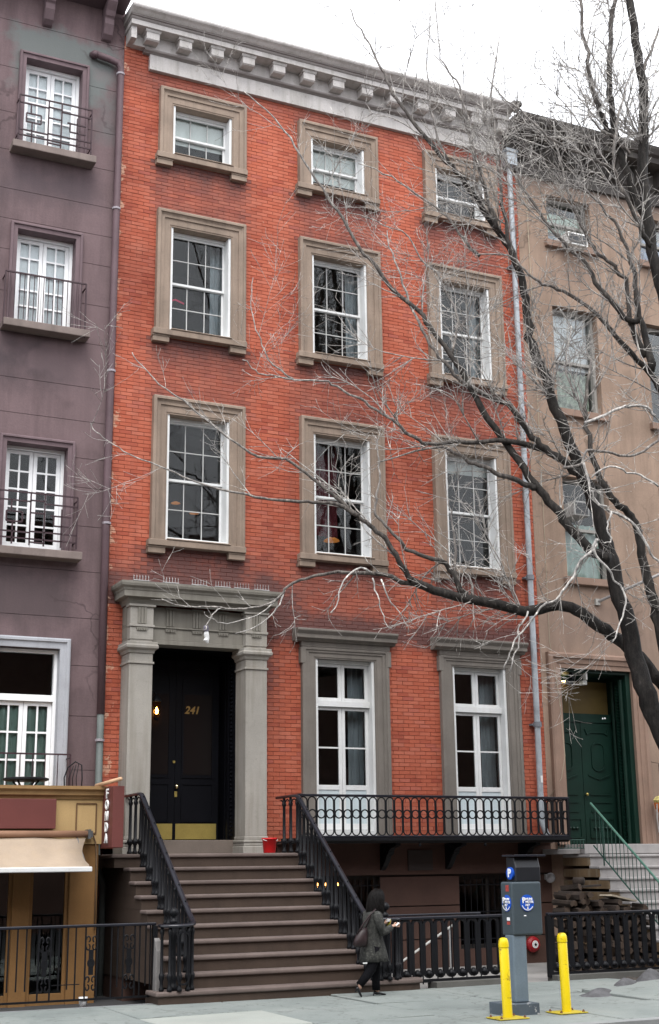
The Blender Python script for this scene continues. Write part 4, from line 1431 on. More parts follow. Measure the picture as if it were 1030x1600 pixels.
bar_guard(2.32, .985, 'thin iron rail before the terrace doors above the restaurant', y=-.30, n_=9, X0=-2.3, X1=-.59)

# ------------------------------------------------------------------ restaurant front
EY = -1.2
M_CREAM = mat('cream_render', (.46, .315, .145), var=.1, scale=1.4, streak=.25)
M_CREAMC = mat('cream_cornice', (.29, .175, .075), var=.15, streak=.3)
M_POST = mat('ochre_post', (.22, .115, .040), var=.12, streak=.2)
M_MAROON = mat('maroon_sign', (.13, .036, .031), rough=.6, var=.12, scale=1.2, bump=.05)
rf = thing('restaurant', 'single-storey cream restaurant front with maroon fascia below the mauve house', 'shopfront', (-2, EY, 0))
EX1 = -.31
b = MB()
b.box(-6.2, EX1, EY, -.01, 1.98, 2.60)
b.build('wall', M_CREAM, rf)
MB().prism([(-.015, 2.602), (EY - .02, 2.602), (EY - .03, 2.64), (EY - .07, 2.66), (EY - .075, 2.71), (EY - .12, 2.74), (EY - .12, 2.785), (-.015, 2.785)], -6.2, EX1 + .03, 'X').build('cornice', M_CREAMC, rf)
MB().box(-6.2, EX1, -1.0, -.02, 2.24, 2.30).build('terrace_floor', M_AREA, rf)
sg = MB().box(-4.5, -1.035, EY - .13, EY - .001, 2.19, 2.60).build('fascia_sign', M_MAROON, rf, bevel=.006)
sg_s = MB()
bars(sg_s, [(-.71, 2.545, -.42, 2.545), (-.71, 2.13, -.42, 2.13), (-.71, 2.13, -.71, 2.545), (-.42, 2.13, -.42, 2.545)], EY - .006, .009)
sg_s.build('panel_moulding', mat('dark_moulding', (.15, .085, .04)), rf)
for a, c in ((-6.2, -5.2), (-3.0, -2.7), (-1.56, -1.32), (-.77, -.36)):
    MB().box(a, c, EY + .02, EY + .2, -.34, 1.98).build('post', M_POST, rf, bevel=.012)
M_TINT = glass_mat('shop_glass', (.55, .62, .62), ior=1.7)
for a, c in ((-2.7, -1.56), (-1.32, -.77), (-5.2, -3.0)):
    f_ = MB()
    f_.box(a, a + .05, EY + .06, EY + .12, -.34, 1.98); f_.box(c - .05, c, EY + .06, EY + .12, -.34, 1.98)
    f_.box(a + .05, c - .05, EY + .06, EY + .12, -.34, -.02)
    f_.box(a + .05, c - .05, EY + .06, EY + .12, 1.9, 1.98)
    d_ = f_.build('glazed_door', M_POST, rf, bevel=.006)
    boxobj('pane', a + .05, c - .05, EY + .085, EY + .091, -.02, 1.9, M_TINT, d_)
r_ = MB()
x0, x1, y0, y1, z0, z1 = -6.1, EX1 - .06, EY + .2, -.03, -.33, 1.96
P = [(x0, y0, z0), (x1, y0, z0), (x1, y1, z0), (x0, y1, z0), (x0, y0, z1), (x1, y0, z1), (x1, y1, z1), (x0, y1, z1)]
r_.add(P, [(0, 1, 2, 3), (7, 6, 5, 4), (1, 5, 6, 2), (3, 2, 6, 7), (0, 3, 7, 4)])
r_.build('interior_room', mat('restaurant_interior', (.05, .045, .04)), rf)
MB().box(EX1 - .05, EX1, EY + .2, -.02, -.34, 1.975).build('side_wall', M_BASE, rf)
# awning
M_RFR0 = mat('grey_arm', (.18, .17, .16), rough=.5)
aw = thing('awning', 'beige retractable awning with white front bar over the restaurant doors', 'awning', (-2, EY - .2, 1.6))
M_CANV = mat('beige_canvas', (.36, .285, .215), rough=.9, var=.14, scale=1.8, bump=.1, streak=.45, streak_col=(.38, .29, .20))
ay = EY - .12
MB().tube([(-5, ay, 2.115), (-.575, ay, 2.115)], .05, 12).build('roller', mat('roller_tube', (.27, .15, .095), rough=.6), aw, smooth=True)
b = MB()
b.box(-.572, -.53, ay - .05, EY, 2.05, 2.18)
b.box(-.53, -.50, ay - .03, EY, 2.07, 2.16)
b.build('roller_bracket', mat('bracket_metal', (.16, .17, .18), rough=.4, metal=.5), aw)
n_ = 14
L_, U_ = -5.0, -.60
pts = []
for i in range(n_ + 1):
    t = i / n_
    y = ay - .02 - .64 * t
    z = 2.06 - .395 * t - .05 * math.sin(math.pi * t)
    pts.append((y, z, -.60 - .11 * t - .07 * math.sin(math.pi * min(1, t * 1.15))))
v, fc = [], []
for (y, z, xr) in pts:
    for k in range(13):
        x = L_ + (xr - L_) * k / 12
        v.append((x, y, z + .012 * math.sin(k * 2.1)))
for i in range(n_):
    for k in range(12):
        fc.append((i * 13 + k, i * 13 + k + 1, (i + 1) * 13 + k + 1, (i + 1) * 13 + k))
o = MB().add(v, fc).build('canvas', M_CANV, aw, smooth=True)
sm = o.modifiers.new('thick', 'SOLIDIFY'); sm.thickness = .006
MB().box(-5.0, -.68, ay - .70, ay - .655, 1.60, 1.668).build('front_bar', M_WHITE, aw, bevel=.012)
for x in (-.72, -2.6):
    MB().tube([(x, ay, 2.06), (x + .02, ay - .35, 1.74), (x, ay - .66, 1.62)], .018, 6).build('folding_arm', M_RFR0, aw, smooth=True)
cb = thing('wall_cable', 'brown cable looping down beside the awning bracket', 'cable', (-.45, EY, 2))
MB().tube([(-.50, EY - .06, 2.10), (-.46, EY - .03, 2.10), (-.42, EY - .02, 2.0), (-.40, EY - .015, 1.8), (-.395, EY - .015, .8)], .010, 6).build('cable_run', mat('brown_cable', (.20, .13, .08)), cb, smooth=True)
# blade sign
bs_ = thing('blade_sign', 'narrow maroon vertical sign lettered FONDA beside the stoop', 'sign', (-.25, -1.45, 2.3))
MB().box(-.33, -.165, -1.72, -1.13, 1.92, 2.77).build('sign_box', M_MAROON, bs_, bevel=.006)
MB().box(-.334, -.331, -1.56, -1.42, 1.95, 2.75).build('letter_strip', mat('dark_letter_strip', (.10, .035, .03)), bs_)
M_LET = mat('white_letter', (.85, .86, .86), rough=.4, var=.02, fvar=0, bump=0)
for i, ch in enumerate('FONDA'):
    text_obj('letter', ch, .185, M_LET, bs_, frame_left(-.344, -1.47, 2.665 - i * .155), depth=.018, bold=.004)
MB().tube([(-.42, -1.16, 2.80), (-.24, -1.78, 2.865)], .028, 10).build('wooden_pole', mat('pale_wood', (.56, .36, .22), rough=.6), bs_, smooth=True)
# terrace table and chair
tb = thing('terrace_table', 'dark round cafe table on the terrace above the restaurant', 'table', (-1.32, -.62, 2.3))
MB().lathe([(.30, 0), (.33, .01), (.33, .035), (.30, .045)], (-1.32, -.62, 2.885), 24).build('table_top', M_IRON, tb, smooth=False)
for a in (0, 1, 2, 3):
    t_ = R(45 + 90 * a)
    MB().tube([(-1.32 + .22 * math.cos(t_), -.62 + .22 * math.sin(t_), 2.885), (-1.32 + .15 * math.cos(t_), -.62 + .15 * math.sin(t_), 2.82), (-1.32 + .24 * math.cos(t_), -.62 + .24 * math.sin(t_), 2.30)], .014, 6).build('leg', M_IRON, tb, smooth=True)
ch_ = thing('terrace_chair', 'black wire chair at the right end of the restaurant terrace', 'chair', (-.58, -.6, 2.3))
MB().tube([(-.70, -.45, 2.75), (-.71, -.44, 2.95), (-.66, -.44, 3.10), (-.55, -.45, 3.19), (-.46, -.48, 3.14), (-.45, -.49, 2.95), (-.46, -.50, 2.75)], .010, 6).build('backrest', M_IRON, ch_, smooth=True)
for k in (0, 1, 2):
    MB().tube([(-.64 + k * .06, -.455, 2.76), (-.64 + k * .055, -.45, 2.95), (-.58 + k * .04, -.455, 3.12 + .02 * k)], .006, 5).build('back_wire', M_IRON, ch_, smooth=True)
MB().lathe([(.17, 0), (.19, .01), (.19, .025), (.17, .03)], (-.58, -.64, 2.735), 16).build('seat', M_IRON, ch_)
for dx, dy in ((-.12, -.12), (.12, -.12), (-.12, .12), (.12, .12)):
    MB().tube([(-.58 + dx, -.64 + dy, 2.735), (-.58 + dx * 1.3, -.64 + dy * 1.3, 2.30)], .009, 6).build('leg', M_IRON, ch_)
# ------------------------------------------------------------------ right neighbour
RC = (.305, .218, .165)
M_RIGHT = stucco('tan_stucco', RC, seed=13, soots=((8.2, 14, 14.9, 15.4, .5, 3, .6, (.12, .095, .085), .7), (8.8, 10.2, 12.9, 13.5, .5, 4, .9, (.20, .14, .11), .45), (8.3, 11.0, 5.3, 6.6, .8, 5, 1.0, (.20, .14, .115), .5), (8.2, 14, 1.8, 3.0, .9, 6, .9, (.17, .12, .10), .6)))
M_RTRIM = mat('tan_trim', (.25, .165, .125), var=.15, streak=.4)
rh = thing('stucco_townhouse', 'tan stucco townhouse at the right behind the tree with a green double door', 'house', (12, 0, 0))
RX0, RX1 = 8.204, 16.0
RW = {4: (13.80, 14.84), 3: (10.22, 12.40), 2: (6.86, 8.86)}
RH = [(8.595, 10.225, 1.94, 5.165)]
for x0 in (8.92, 11.25, 13.6):
    for r in RW:
        RH.append((x0, x0 + 1.08, RW[r][0], RW[r][1]))
RH += [(11.3, 12.4, 2.6, 5.0), (13.6, 14.7, 2.6, 5.0)]
wall_mesh(RX0, RX1, -.3, 15.3, RH, 0, .34).build('wall', M_RIGHT, rh)
b = MB()
b.box(RX0, RX1, 3.3, 9, -.3, 15.9); b.box(RX0 + .004, RX0 + .14, .36, 3.3, -.3, 15.5); b.box(RX1 - .14, RX1, .36, 3.3, -.3, 15.5); b.box(RX0, RX1, .02, 3.3, 15.31, 15.9)
b.build('rear_mass', M_RIGHT, rh)
for z0, z1 in ((13.0, 15.2), (9.9, 12.9), (6.2, 9.5), (1.9, 5.6)):
    x0, x1, y0, y1 = (RX0 + .2 if z0 > 2 else 10.9), RX1 - .2, .36, 3.2
    P = [(x0, y0, z0), (x1, y0, z0), (x1, y1, z0), (x0, y1, z0), (x0, y0, z1), (x1, y0, z1), (x1, y1, z1), (x0, y1, z1)]
    MB().add(P, [(0, 1, 2, 3), (7, 6, 5, 4), (1, 5, 6, 2), (3, 2, 6, 7), (0, 3, 7, 4)]).build('interior_room', M_DARK, rh)
M_RFRAME = mat('grey_window_frame', (.30, .29, .27), rough=.6)
def plain_sash(parent, x0, x1, z0, z1, y, m_):
    b_ = MB()
    b_.box(x0 + .001, x0 + .06, y - .05, y + .1, z0, z1); b_.box(x1 - .06, x1 - .001, y - .05, y + .1, z0, z1)
    b_.box(x0 + .06, x1 - .06, y - .05, y + .1, z1 - .06, z1 - .001); b_.box(x0 + .06, x1 - .06, y - .05, y + .1, z0 + .001, z0 + .05)
    zm = (z0 + z1) / 2
    b_.box(x0 + .06, x1 - .06, y, y + .08, zm - .03, zm + .03)
    w_ = b_.build('window', m_, parent, bevel=.004, seg=1)
    boxobj('pane', x0 + .06, x1 - .06, y + .02, y + .024, zm + .03, z1 - .06, M_GLASS, w_)
    boxobj('pane', x0 + .06, x1 - .06, y + .05, y + .054, z0 + .05, zm - .03, M_GLASS, w_)
    return w_
for x0 in (8.92, 11.25, 13.6):
    for r, (z0, z1) in RW.items():
        plain_sash(rh, x0, x0 + 1.08, z0, z1, .2, M_RFRAME)
        MB().box(x0 - .10, x0 + 1.18, -.10, .19, z0 - .14, z0 - .002).build('sill', M_RTRIM, rh, bevel=.008)
for x0 in (11.3, 13.6):
    plain_sash(rh, x0, x0 + 1.1, 2.6, 5.0, .2, M_RFRAME)
# blinds behind the glass
boxobj('roller_shade', 8.99, 9.93, .30, .306, 11.20, 12.34, mat('bright_shade', (.85, .89, .93), bump=0), rh)
curtain(8.99, 9.93, .34, 10.28, 11.15, mat('leafy_curtain', (.42, .47, .38), var=.6, scale=9, fvar=.3, bump=0), rh, .03, 7)
boxobj('roller_shade', 8.99, 9.93, .30, .306, 14.18, 14.60, mat('green_shade', (.50, .60, .50), bump=0), rh)
curtain(8.99, 9.93, .34, 13.86, 14.15, mat('blue_curtain', (.35, .42, .50), bump=0), rh, .02, 6)
curtain(8.99, 9.93, .33, 6.92, 8.0, mat('aqua_curtain', (.50, .62, .56), bump=0), rh, .03, 6)
boxobj('roller_shade', 11.32, 12.26, .30, .306, 13.9, 14.5, mat('blue_shade', (.20, .27, .42), bump=0), rh)
# air conditioners
M_GRL = mat('louvre_grey', (.14, .145, .15), rough=.6)
def aircon(x0, x1, z0, z1, label):
    t = thing('air_conditioner', label, 'air conditioner', ((x0 + x1) / 2, -.2, z0), 'window air conditioners')
    b_ = MB()
    b_.box(x0, x1, -.32, .19, z0, z1)
    c_ = b_.build('casing', mat('dingy_white', (.78, .78, .76) if z0 > 10 else (.30, .30, .29)), t, bevel=.012)
    MB().box(x0 + .035, x1 - .035, -.326, -.319, z0 + .035, z1 - .035).build('grille', mat('grey_grille', (.06, .063, .068), rough=.6), t)
    for k in range(7):
        z = z0 + .05 + (z1 - z0 - .1) * k / 6
        boxobj('louvre', x0 + .035, x1 - .035, -.332, -.326, z - .005, z + .005, M_GRL, t)
aircon(9.17, 9.66, 13.665, 13.93, 'white air conditioner in the topmost window of the tan house')
aircon(8.93, 9.28, 8.00, 8.29, 'white air conditioner behind the tree trunk in the lower window of the tan house')
# dark bracketed roof cornice
M_RCORN = mat('sooty_cornice', (.065, .058, .054), var=.3, scale=2, streak=.5, streak_col=(.14, .13, .11))
rc = MB().prism([(.01, 15.15), (-.07, 15.15), (-.08, 15.40), (-.14, 15.44), (-.16, 15.56), (-.16, 15.80), (-.55, 15.82), (-.58, 15.92), (-.66, 15.95), (-.72, 16.04), (-.74, 16.10), (.01, 16.14)], 7.90, RX1, 'X').build('roof_cornice', M_RCORN, rh)
for i in range(14):
    x = 8.2 + i * .58
    k_ = MB().prism([(-.15, 15.42), (-.30, 15.46), (-.38, 15.56), (-.44, 15.66), (-.52, 15.70), (-.54, 15.815), (-.15, 15.815)], x - .07, x + .07, 'X')
    k_.build('cornice_bracket', M_RCORN, rc)
    boxobj('frieze_panel', x + .12, x + .46, -.175, -.161, 15.50, 15.72, M_RCORN, rc)
ct = thing('roof_vent', 'small dark vent cap standing on the roof edge above the downpipe', 'vent', (8.0, -.5, 16.2))
MB().lathe([(.07, 0), (.07, .12), (.13, .13), (.13, .17), (.02, .22), (.001, .22)], (7.92, -.55, 16.18), 10).build('vent_cap', M_RCORN, ct)
# door case
surround(rh, 8.32, 10.50, 1.95, 5.40, .2, M_RTRIM, [(0, .01), (0, -.09), (.03, -.11), (.09, -.11), (.11, -.08), (.19, -.07), (.20, -.05), (.28, -.05), (.28, .05)], 'door_surround')
M_GDOOR = mat('dark_green_paint', (.004, .021, .0145), rough=.5, var=.2, fvar=.1, bump=.1, spec=.25)
b = MB()
b.box(8.602, 8.66, .02, .62, 1.96, 5.15); b.box(10.12, 10.218, .02, .62, 1.96, 5.15); b.box(8.66, 10.12, .02, .62, 5.06, 5.15)
b.box(8.66, 10.12, .50, .60, 4.20, 4.36)
b.box(8.52, 10.3, .62, .70, 1.9, 5.2)
b.build('door_case', M_GDOOR, rh)
rp = MB()
for k in range(50):
    rp.obox((10.09, .26, 2.02 + k * .058), (.035, 0, 0), (0, .035, .012), (0, -.006, .022))
rp.tube([(10.08, .14, 1.97), (10.08, .14, 4.98)], .04, 8)
rp.tube([(10.08, .40, 1.97), (10.08, .40, 4.98)], .03, 8)
rp.build('rope_column', M_GDOOR, rh)
boxobj('transom_light', 8.68, 10.10, .585, .60, 4.37, 4.98, mat('amber_transom', (.12, .085, .03), rough=.3, bump=0), rh)
MB().lathe([(.001, 0), (.05, .01), (.06, .03)], (9.05, .48, 4.93), 12).build('vestibule_lamp', glow('vestibule_lamp', (1, .72, .25), 5), rh)
for x in (8.92, 9.235):
    b = MB().box(x - .04, x + .06, .10, .22, 4.85, 4.93)
    b.box(x - .02, x + .02, .02, .12, 4.93, 5.06)
    b.build('door_camera', mat('cam_grey', (.45, .45, .43)) if x > 9 else M_IRON, rh, bevel=.01)
for a, c, kn in ((8.665, 9.375, 0), (9.385, 10.115, 1)):
    dr = MB().box(a, c, .52, .57, 1.97, 4.19).build('door', M_GDOOR, rh)
    cx = (a + c) / 2
    class _P:
        def bar(self, *q, **k): MB().bar(*q, **k).build('door_moulding', M_GDOOR, dr)
        def build(self, *q): pass
    p_ = _P()
    def ring(z0, z1, hw):
        p_.bar([(cx + x, .515, z) for x, z in [(q[0] * hw / .1, q[1]) for q in stadium(.1, z0, z1)]], (0, .014, 0), .014, closed=True)
    ring(3.30, 3.82, .14)
    p_.bar([(a + .12, .515, 3.22), (cx, .515, 3.14), (c - .12, .515, 3.22)], (0, .014, 0), .013)
    p_.bar([(a + .10, .515, 4.08), (a + .14, .515, 3.98), (a + .22, .515, 4.02), (c - .22, .515, 4.02), (c - .14, .515, 3.98), (c - .10, .515, 4.08)], (0, .016, 0), .018)
    for z in (2.55, 2.72, 2.86):
        p_.bar([(a + .14, .515, z), (c - .14, .515, z)], (0, .012, 0), .013)
    p_.bar([(a + .10, .515, 2.08), (c - .10, .515, 2.08), (c - .10, .515, 2.42), (a + .10, .515, 2.42)], (0, .014, 0), .016, closed=True)
    p_.build('door_moulding', M_GDOOR, dr)
    for k in range(5):
        MB().lathe([(.03, -.02), (.04, 0), (.03, .02)], (a + .2 + k * (c - a - .4) / 4, .512, 2.25), 8).build('door_stud', M_GDOOR, dr)
    if kn:
        k_ = MB().lathe([(.012, 0), (.014, .03), (.03, .045), (.03, .06), (.001, .075)], (0, 0, 0), 10).build('door_knob', M_BRASS, dr, smooth=True)
        k_.rotation_euler = (R(90), 0, 0); k_.location = (9.42, .52, 2.86)
# stair of the tan house
M_PSTEP = mat('pale_stone_step', (.33, .315, .31), var=.15, streak=.3)
M_FLANK = mat('stained_flank', (.15, .10, .055), var=.4, scale=1.6, streak=.6, streak_col=(.30, .27, .21))
rs = thing('stone_stair', 'pale stone stair with stained side rising to the green door', 'stairs', (9.8, -1.8, 0))
MB().box(8.50, 11.0, -.62, -.003, 1.78, 1.945).build('threshold', M_PSTEP, rs, bevel=.01)
MB().box(8.02, 8.495, -.50, -.003, 1.78, 1.87).build('side_ledge', M_PSTEP, rs, bevel=.01)
for k in range(9):
    zk, yk = 1.77 - .19 * k, -.82 - .26 * k
    zb = zk - .19 if k < 8 else -.1
    st = MB().box(8.48, 11.0, yk + .03, -.004, zb + .001, zk - .05).build('step', M_PSTEP, rs)
    MB().box(8.45, 11.0, yk, yk + .30 if k else -.004, zk - .049, zk).build('tread', M_PSTEP, st, bevel=.014)
    MB().box(8.455, 8.479, yk + .035, -.005, zb + .001, zk - .051).build('flank', M_FLANK, st)
gr_ = thing('green_handrail', 'thin green iron railing running down the pale stair', 'railing', (8.55, -1.8, 0))
M_GR = mat('green_iron', (.012, .055, .040), rough=.5, var=.2)
gx = 8.56
def gz(y): return 2.63 + (y + .80) * .775
MB().tube([(gx, -.78, 2.64), (gx, -3.02, gz(-3.02))], .020, 6).build('top_rail', mat('pale_green_iron', (.07, .17, .13), rough=.4), gr_)
MB().tube([(gx, -.80, 1.92), (gx, -1.0, 1.76), (gx, -3.0, gz(-3.0) - .72)], .013, 6).build('bottom_rail', M_GR, gr_)
y = -.90
while y > -3.0:
    MB().tube([(gx, y, max(gz(y) - .72, gz(y) - .72)), (gx, y, gz(y))], .007, 5).build('upright', M_GR, gr_)
    y -= .105
for y in (-1.07, -2.95):
    MB().tube([(gx, y, 1.77 - .19 * math.ceil((-.82 - y) / .26)), (gx, y, gz(y))], .013, 6).build('post', M_GR, gr_)
# level landing rail towards the balcony
lr = thing('landing_rail', 'low green rail along the edge of the landing beside the balcony', 'railing', (8.2, -.9, 1.8))
for z in (1.88, 2.02):
    MB().tube([(7.95, -.60, z), (8.52, -.60, z)], .009, 5).build('rail', M_GR, lr)
for i in range(9):
    MB().tube([(7.97 + i * .065, -.60, 1.87), (7.97 + i * .065, -.60, 2.03)], .007, 5).build('upright', M_GR, lr)

# things on and by the wall
fl = thing('floodlight', 'small round floodlight on the wall above the firewood', 'floodlight', (8.1, -.2, 1.4))
MB().box(8.05, 8.15, -.06, .0, 1.35, 1.45).build('mount', M_RFRAME, fl)
o = MB().lathe([(.03, 0), (.05, .04), (.085, .13), (.09, .15), (.07, .15), (.02, .10)], (0, 0, 0), 14).build('lamp_head', mat('silver_lamp', (.30, .30, .31), rough=.3, metal=.5), fl, smooth=True)
o.location = (8.10, -.05, 1.42); o.rotation_euler = (R(105), 0, R(-20)); o.matrix_parent_inverse = Matrix.Translation(-fl.location)
bl = thing('alarm_bell', 'round red alarm bell with white centre low on the wall behind the meter', 'bell', (7.72, -.1, .28))
def disc(name, c, r_, t, m_, parent, prof=None):
    o_ = MB().lathe(prof or [(r_ * .9, 0), (r_, t * .3), (r_ * .9, t), (.001, t)], (0, 0, 0), 22).build(name, m_, parent, smooth=False)
    o_.rotation_euler = (R(90), 0, 0)
    o_.location = c
    return o_
disc('gong', (7.72, -.001, .28), .16, .10, mat('bell_red', (.30, .012, .018), rough=.35, bump=0), bl, [(.115, 0), (.135, .02), (.13, .06), (.09, .10), (.001, .11)])
disc('centre_plate', (7.72, -.105, .28), .065, .012, M_WHITE, bl)
disc('centre_bolt', (7.72, -.117, .28), .022, .012, M_IRON, bl)
mb_ = thing('meter_box', 'small grey utility box low on the wall beside the red bell', 'box', (7.4, -.06, .2))
MB().box(7.40, 7.52, -.10, .0, .12, .26).build('box', mat('pale_box', (.45, .46, .47)), mb_, bevel=.008)
MB().box(7.43, 7.49, -.104, -.10, .16, .22).build('lid', M_RFRAME, mb_)
cbl = thing('hanging_cable', 'thin pale cable hanging down the tan house beside the downpipe', 'cable', (8.4, -.05, 6))
MB().tube([(8.42, -.03, 14.9), (8.43, -.03, 9.0), (8.40, -.04, 5.6), (8.49, -.12, 4.6), (8.54, -.13, 3.5), (8.44, -.12, 3.1), (8.25, -.03, 2.8)], .006, 5).build('cable_run', mat('pale_cable', (.36, .31, .23)), cbl, smooth=True)
fg = thing('hanging_planter', 'orange and cream hanging planter at the right edge beside the green door', 'planter', (10.5, -.3, 2.6))
MB().loft([[(10.52 + r_ * math.cos(t), -.30 + r_ * math.sin(t), z) for t in [2 * math.pi * i / 10 for i in range(10)]] for r_, z in ((.06, 2.50), (.13, 2.58), (.15, 2.68), (.12, 2.69))]).build('pot', mat('orange_pot', (.60, .17, .05)), fg)
MB().loft([[(10.50 + r_ * math.cos(t), -.30 + r_ * math.sin(t), z) for t in [2 * math.pi * i / 9 for i in range(9)]] for r_, z in ((.13, 2.685), (.15, 2.73), (.10, 2.79), (.03, 2.81))]).build('foliage', mat('dry_foliage', (.45, .38, .14), var=.4, scale=20), fg)
MB().tube([(10.38, -.33, 2.66), (10.35, -.34, 2.4), (10.37, -.34, 2.15)], .012, 5).build('tendril', M_PSTEP, fg)
MB().tube([(10.52, -.30, 2.80), (10.52, -.28, 3.4), (10.56, .0, 3.45)], .006, 5).build('hook', M_IRON, fg)
# pipe stub on the wall of the tan house behind the trunk
pb = thing('flag_pole', 'pale slanted flagpole stub on the tan wall behind the tree', 'flagpole', (10.0, -.2, 6.6))
MB().tube([(9.55, -.02, 6.42), (10.9, -1.1, 7.1)], .028, 8).build('pole', M_PSTEP, pb, smooth=True)
MB().box(9.50, 9.60, -.05, .0, 6.36, 6.48).build('mount', M_RFRAME, pb)

# ------------------------------------------------------------------ firewood
M_BARK = mat('log_bark', (.032, .023, .018), var=.5, scale=9, fine=40, bump=1.0)
M_LOGEND = mat('log_end', (.060, .040, .028), var=.4, scale=8, fine=50)
random.seed(21)
log_mes = []
for s_ in range(7):
    n_ = random.choice((5, 6, 4, 8))
    rr = [random.uniform(.8, 1.15) for _ in range(n_)]
    if s_ % 3 == 0: rr[0] *= .45; rr[1] *= .6
    q0 = [(rr[i] * math.cos(2 * math.pi * i / n_), 0, rr[i] * math.sin(2 * math.pi * i / n_)) for i in range(n_)]
    mb = MB()
    mb.loft([[(x, -1, z) for x, _, z in q0], [(x * 1.04, 0, z * .97) for x, _, z in q0], [(x, 1, z) for x, _, z in q0]])
    me = mb.mesh('firewood_log', M_BARK)
    me.materials.append(M_LOGEND)
    for p in me.polygons:
        if len(p.vertices) == n_ and abs(p.normal.y) > .9: p.material_index = 1
    log_mes.append(me)
def htop(x):
    return 1.02 + .22 * math.exp(-((x - 7.1) / .28) ** 2) - .10 * max(0, x - 7.6) + .05 * math.sin(x * 9)
ORD = ('first', 'second', 'third', 'fourth', 'fifth', 'sixth', 'seventh', 'eighth', 'ninth', 'tenth', 'eleventh', 'twelfth', 'thirteenth', 'fourteenth', 'fifteenth', 'sixteenth')
row = 0
z = .055
while z < 1.25:
    x = 6.82 + (.06 if row % 2 else 0)
    ci_ = 0
    while x < 8.38:
        if z < htop(x):
            r_ = random.uniform(.048, .072)
            o = inst('firewood_log', random.choice(log_mes), None, (x + random.uniform(-.01, .01), -2.15 + random.uniform(-.10, .08), z + random.uniform(-.008, .008)), (random.uniform(-.14, .14), random.uniform(0, 6.28), random.uniform(-.3, .3)), (r_, random.uniform(.18, .24), r_))
            o['label'] = 'split firewood log, %s from the left in the %s row up of the pile' % (ORD[ci_], ORD[row]); ci_ += 1
            o['category'] = 'log'
            o['group'] = 'firewood logs'
        x += random.uniform(.112, .14)
    z += .108
    row += 1
M_PLANK = mat('weathered_plank', (.36, .31, .24), var=.2, streak=.4)
for lab, c_, ax, ay, az in (('pale weathered plank lying across the right end of the firewood', (7.95, -2.2, 1.08), (.26, .03, -.05), (-.02, .14, 0), (.01, 0, .012)),
                            ('short dark board on top of the firewood below the stained stair side', (7.55, -2.0, 1.27), (.22, .05, .01), (-.01, .06, 0), (0, 0, .014))):
    o = MB().obox(c_, ax, ay, az).build('wood_plank', M_PLANK if 'pale' in lab else M_BARK, None)
    o['label'] = lab; o['category'] = 'plank'
sp_ = thing('old_pot', 'dark round pot sitting on top of the firewood pile', 'pot', (7.42, -1.9, 1.2))
MB().lathe([(.06, 0), (.10, .05), (.105, .11), (.085, .15), (.07, .13)], (7.45, -1.85, 1.26), 14).build('pot_body', M_BARK, sp_, smooth=True)
# ------------------------------------------------------------------ parking meter and bollards
M_METER = mat('grey_green_enamel', (.052, .070, .082), rough=.45, var=.12, fvar=.08, bump=.08)
M_MPOST = mat('blue_grey_post', (.14, .185, .225), rough=.5, var=.15, bump=.1, streak=.25)
M_MBASE = mat('chipped_base', (.075, .095, .115), rough=.6, wear=.9, wear_col=(.5, .5, .5))
M_BLUE = mat('sign_blue', (.012, .085, .48), rough=.4, var=.05, fvar=0, bump=0)
M_LETW = mat('sign_white', (.82, .84, .86), rough=.5, var=.02, fvar=0, bump=0)
pm = thing('parking_meter', 'grey-green parking pay station with blue P stickers between yellow bollards', 'parking meter', (2.95, -6.85, 0))
MB().box(2.70, 3.12, -7.02, -6.62, -.02, .125).build('base', M_MBASE, pm, bevel=.008)
MB().box(2.865, 3.045, -6.93, -6.75, .125, .86).build('post', M_MPOST, pm, bevel=.02, seg=3)
MB().box(2.865, 3.265, -6.95, -6.70, .85, 1.44).build('cabinet', M_METER, pm, bevel=.022, seg=3)
MB().prism([(-6.90, 1.44), (-6.90, 1.60), (-6.86, 1.715), (-6.70, 1.715), (-6.70, 1.44)], 2.96, 3.30, 'X').build('head', mat('dark_head', (.018, .02, .024), rough=.35, bump=.05), pm, bevel=.012)
b = MB()
b.box(2.93, 3.36, -6.93, -6.66, 1.722, 1.745)
b.build('solar_panel', mat('solar_dark', (.02, .022, .03), rough=.2, bump=0), pm, bevel=.004)
def cyl(name, c, r_, t, rot, m_, parent, n_=28):
    o_ = MB().lathe([(r_, -t / 2), (r_, t / 2)], (0, 0, 0), n_).mesh(name, m_)
    o_.transform(Matrix.Translation(c) @ rot)
    return link(bpy.data.objects.new(name, o_), parent)
RF = Matrix.Rotation(R(90), 4, 'X')
RL = Matrix.Rotation(R(90), 4, 'Y')
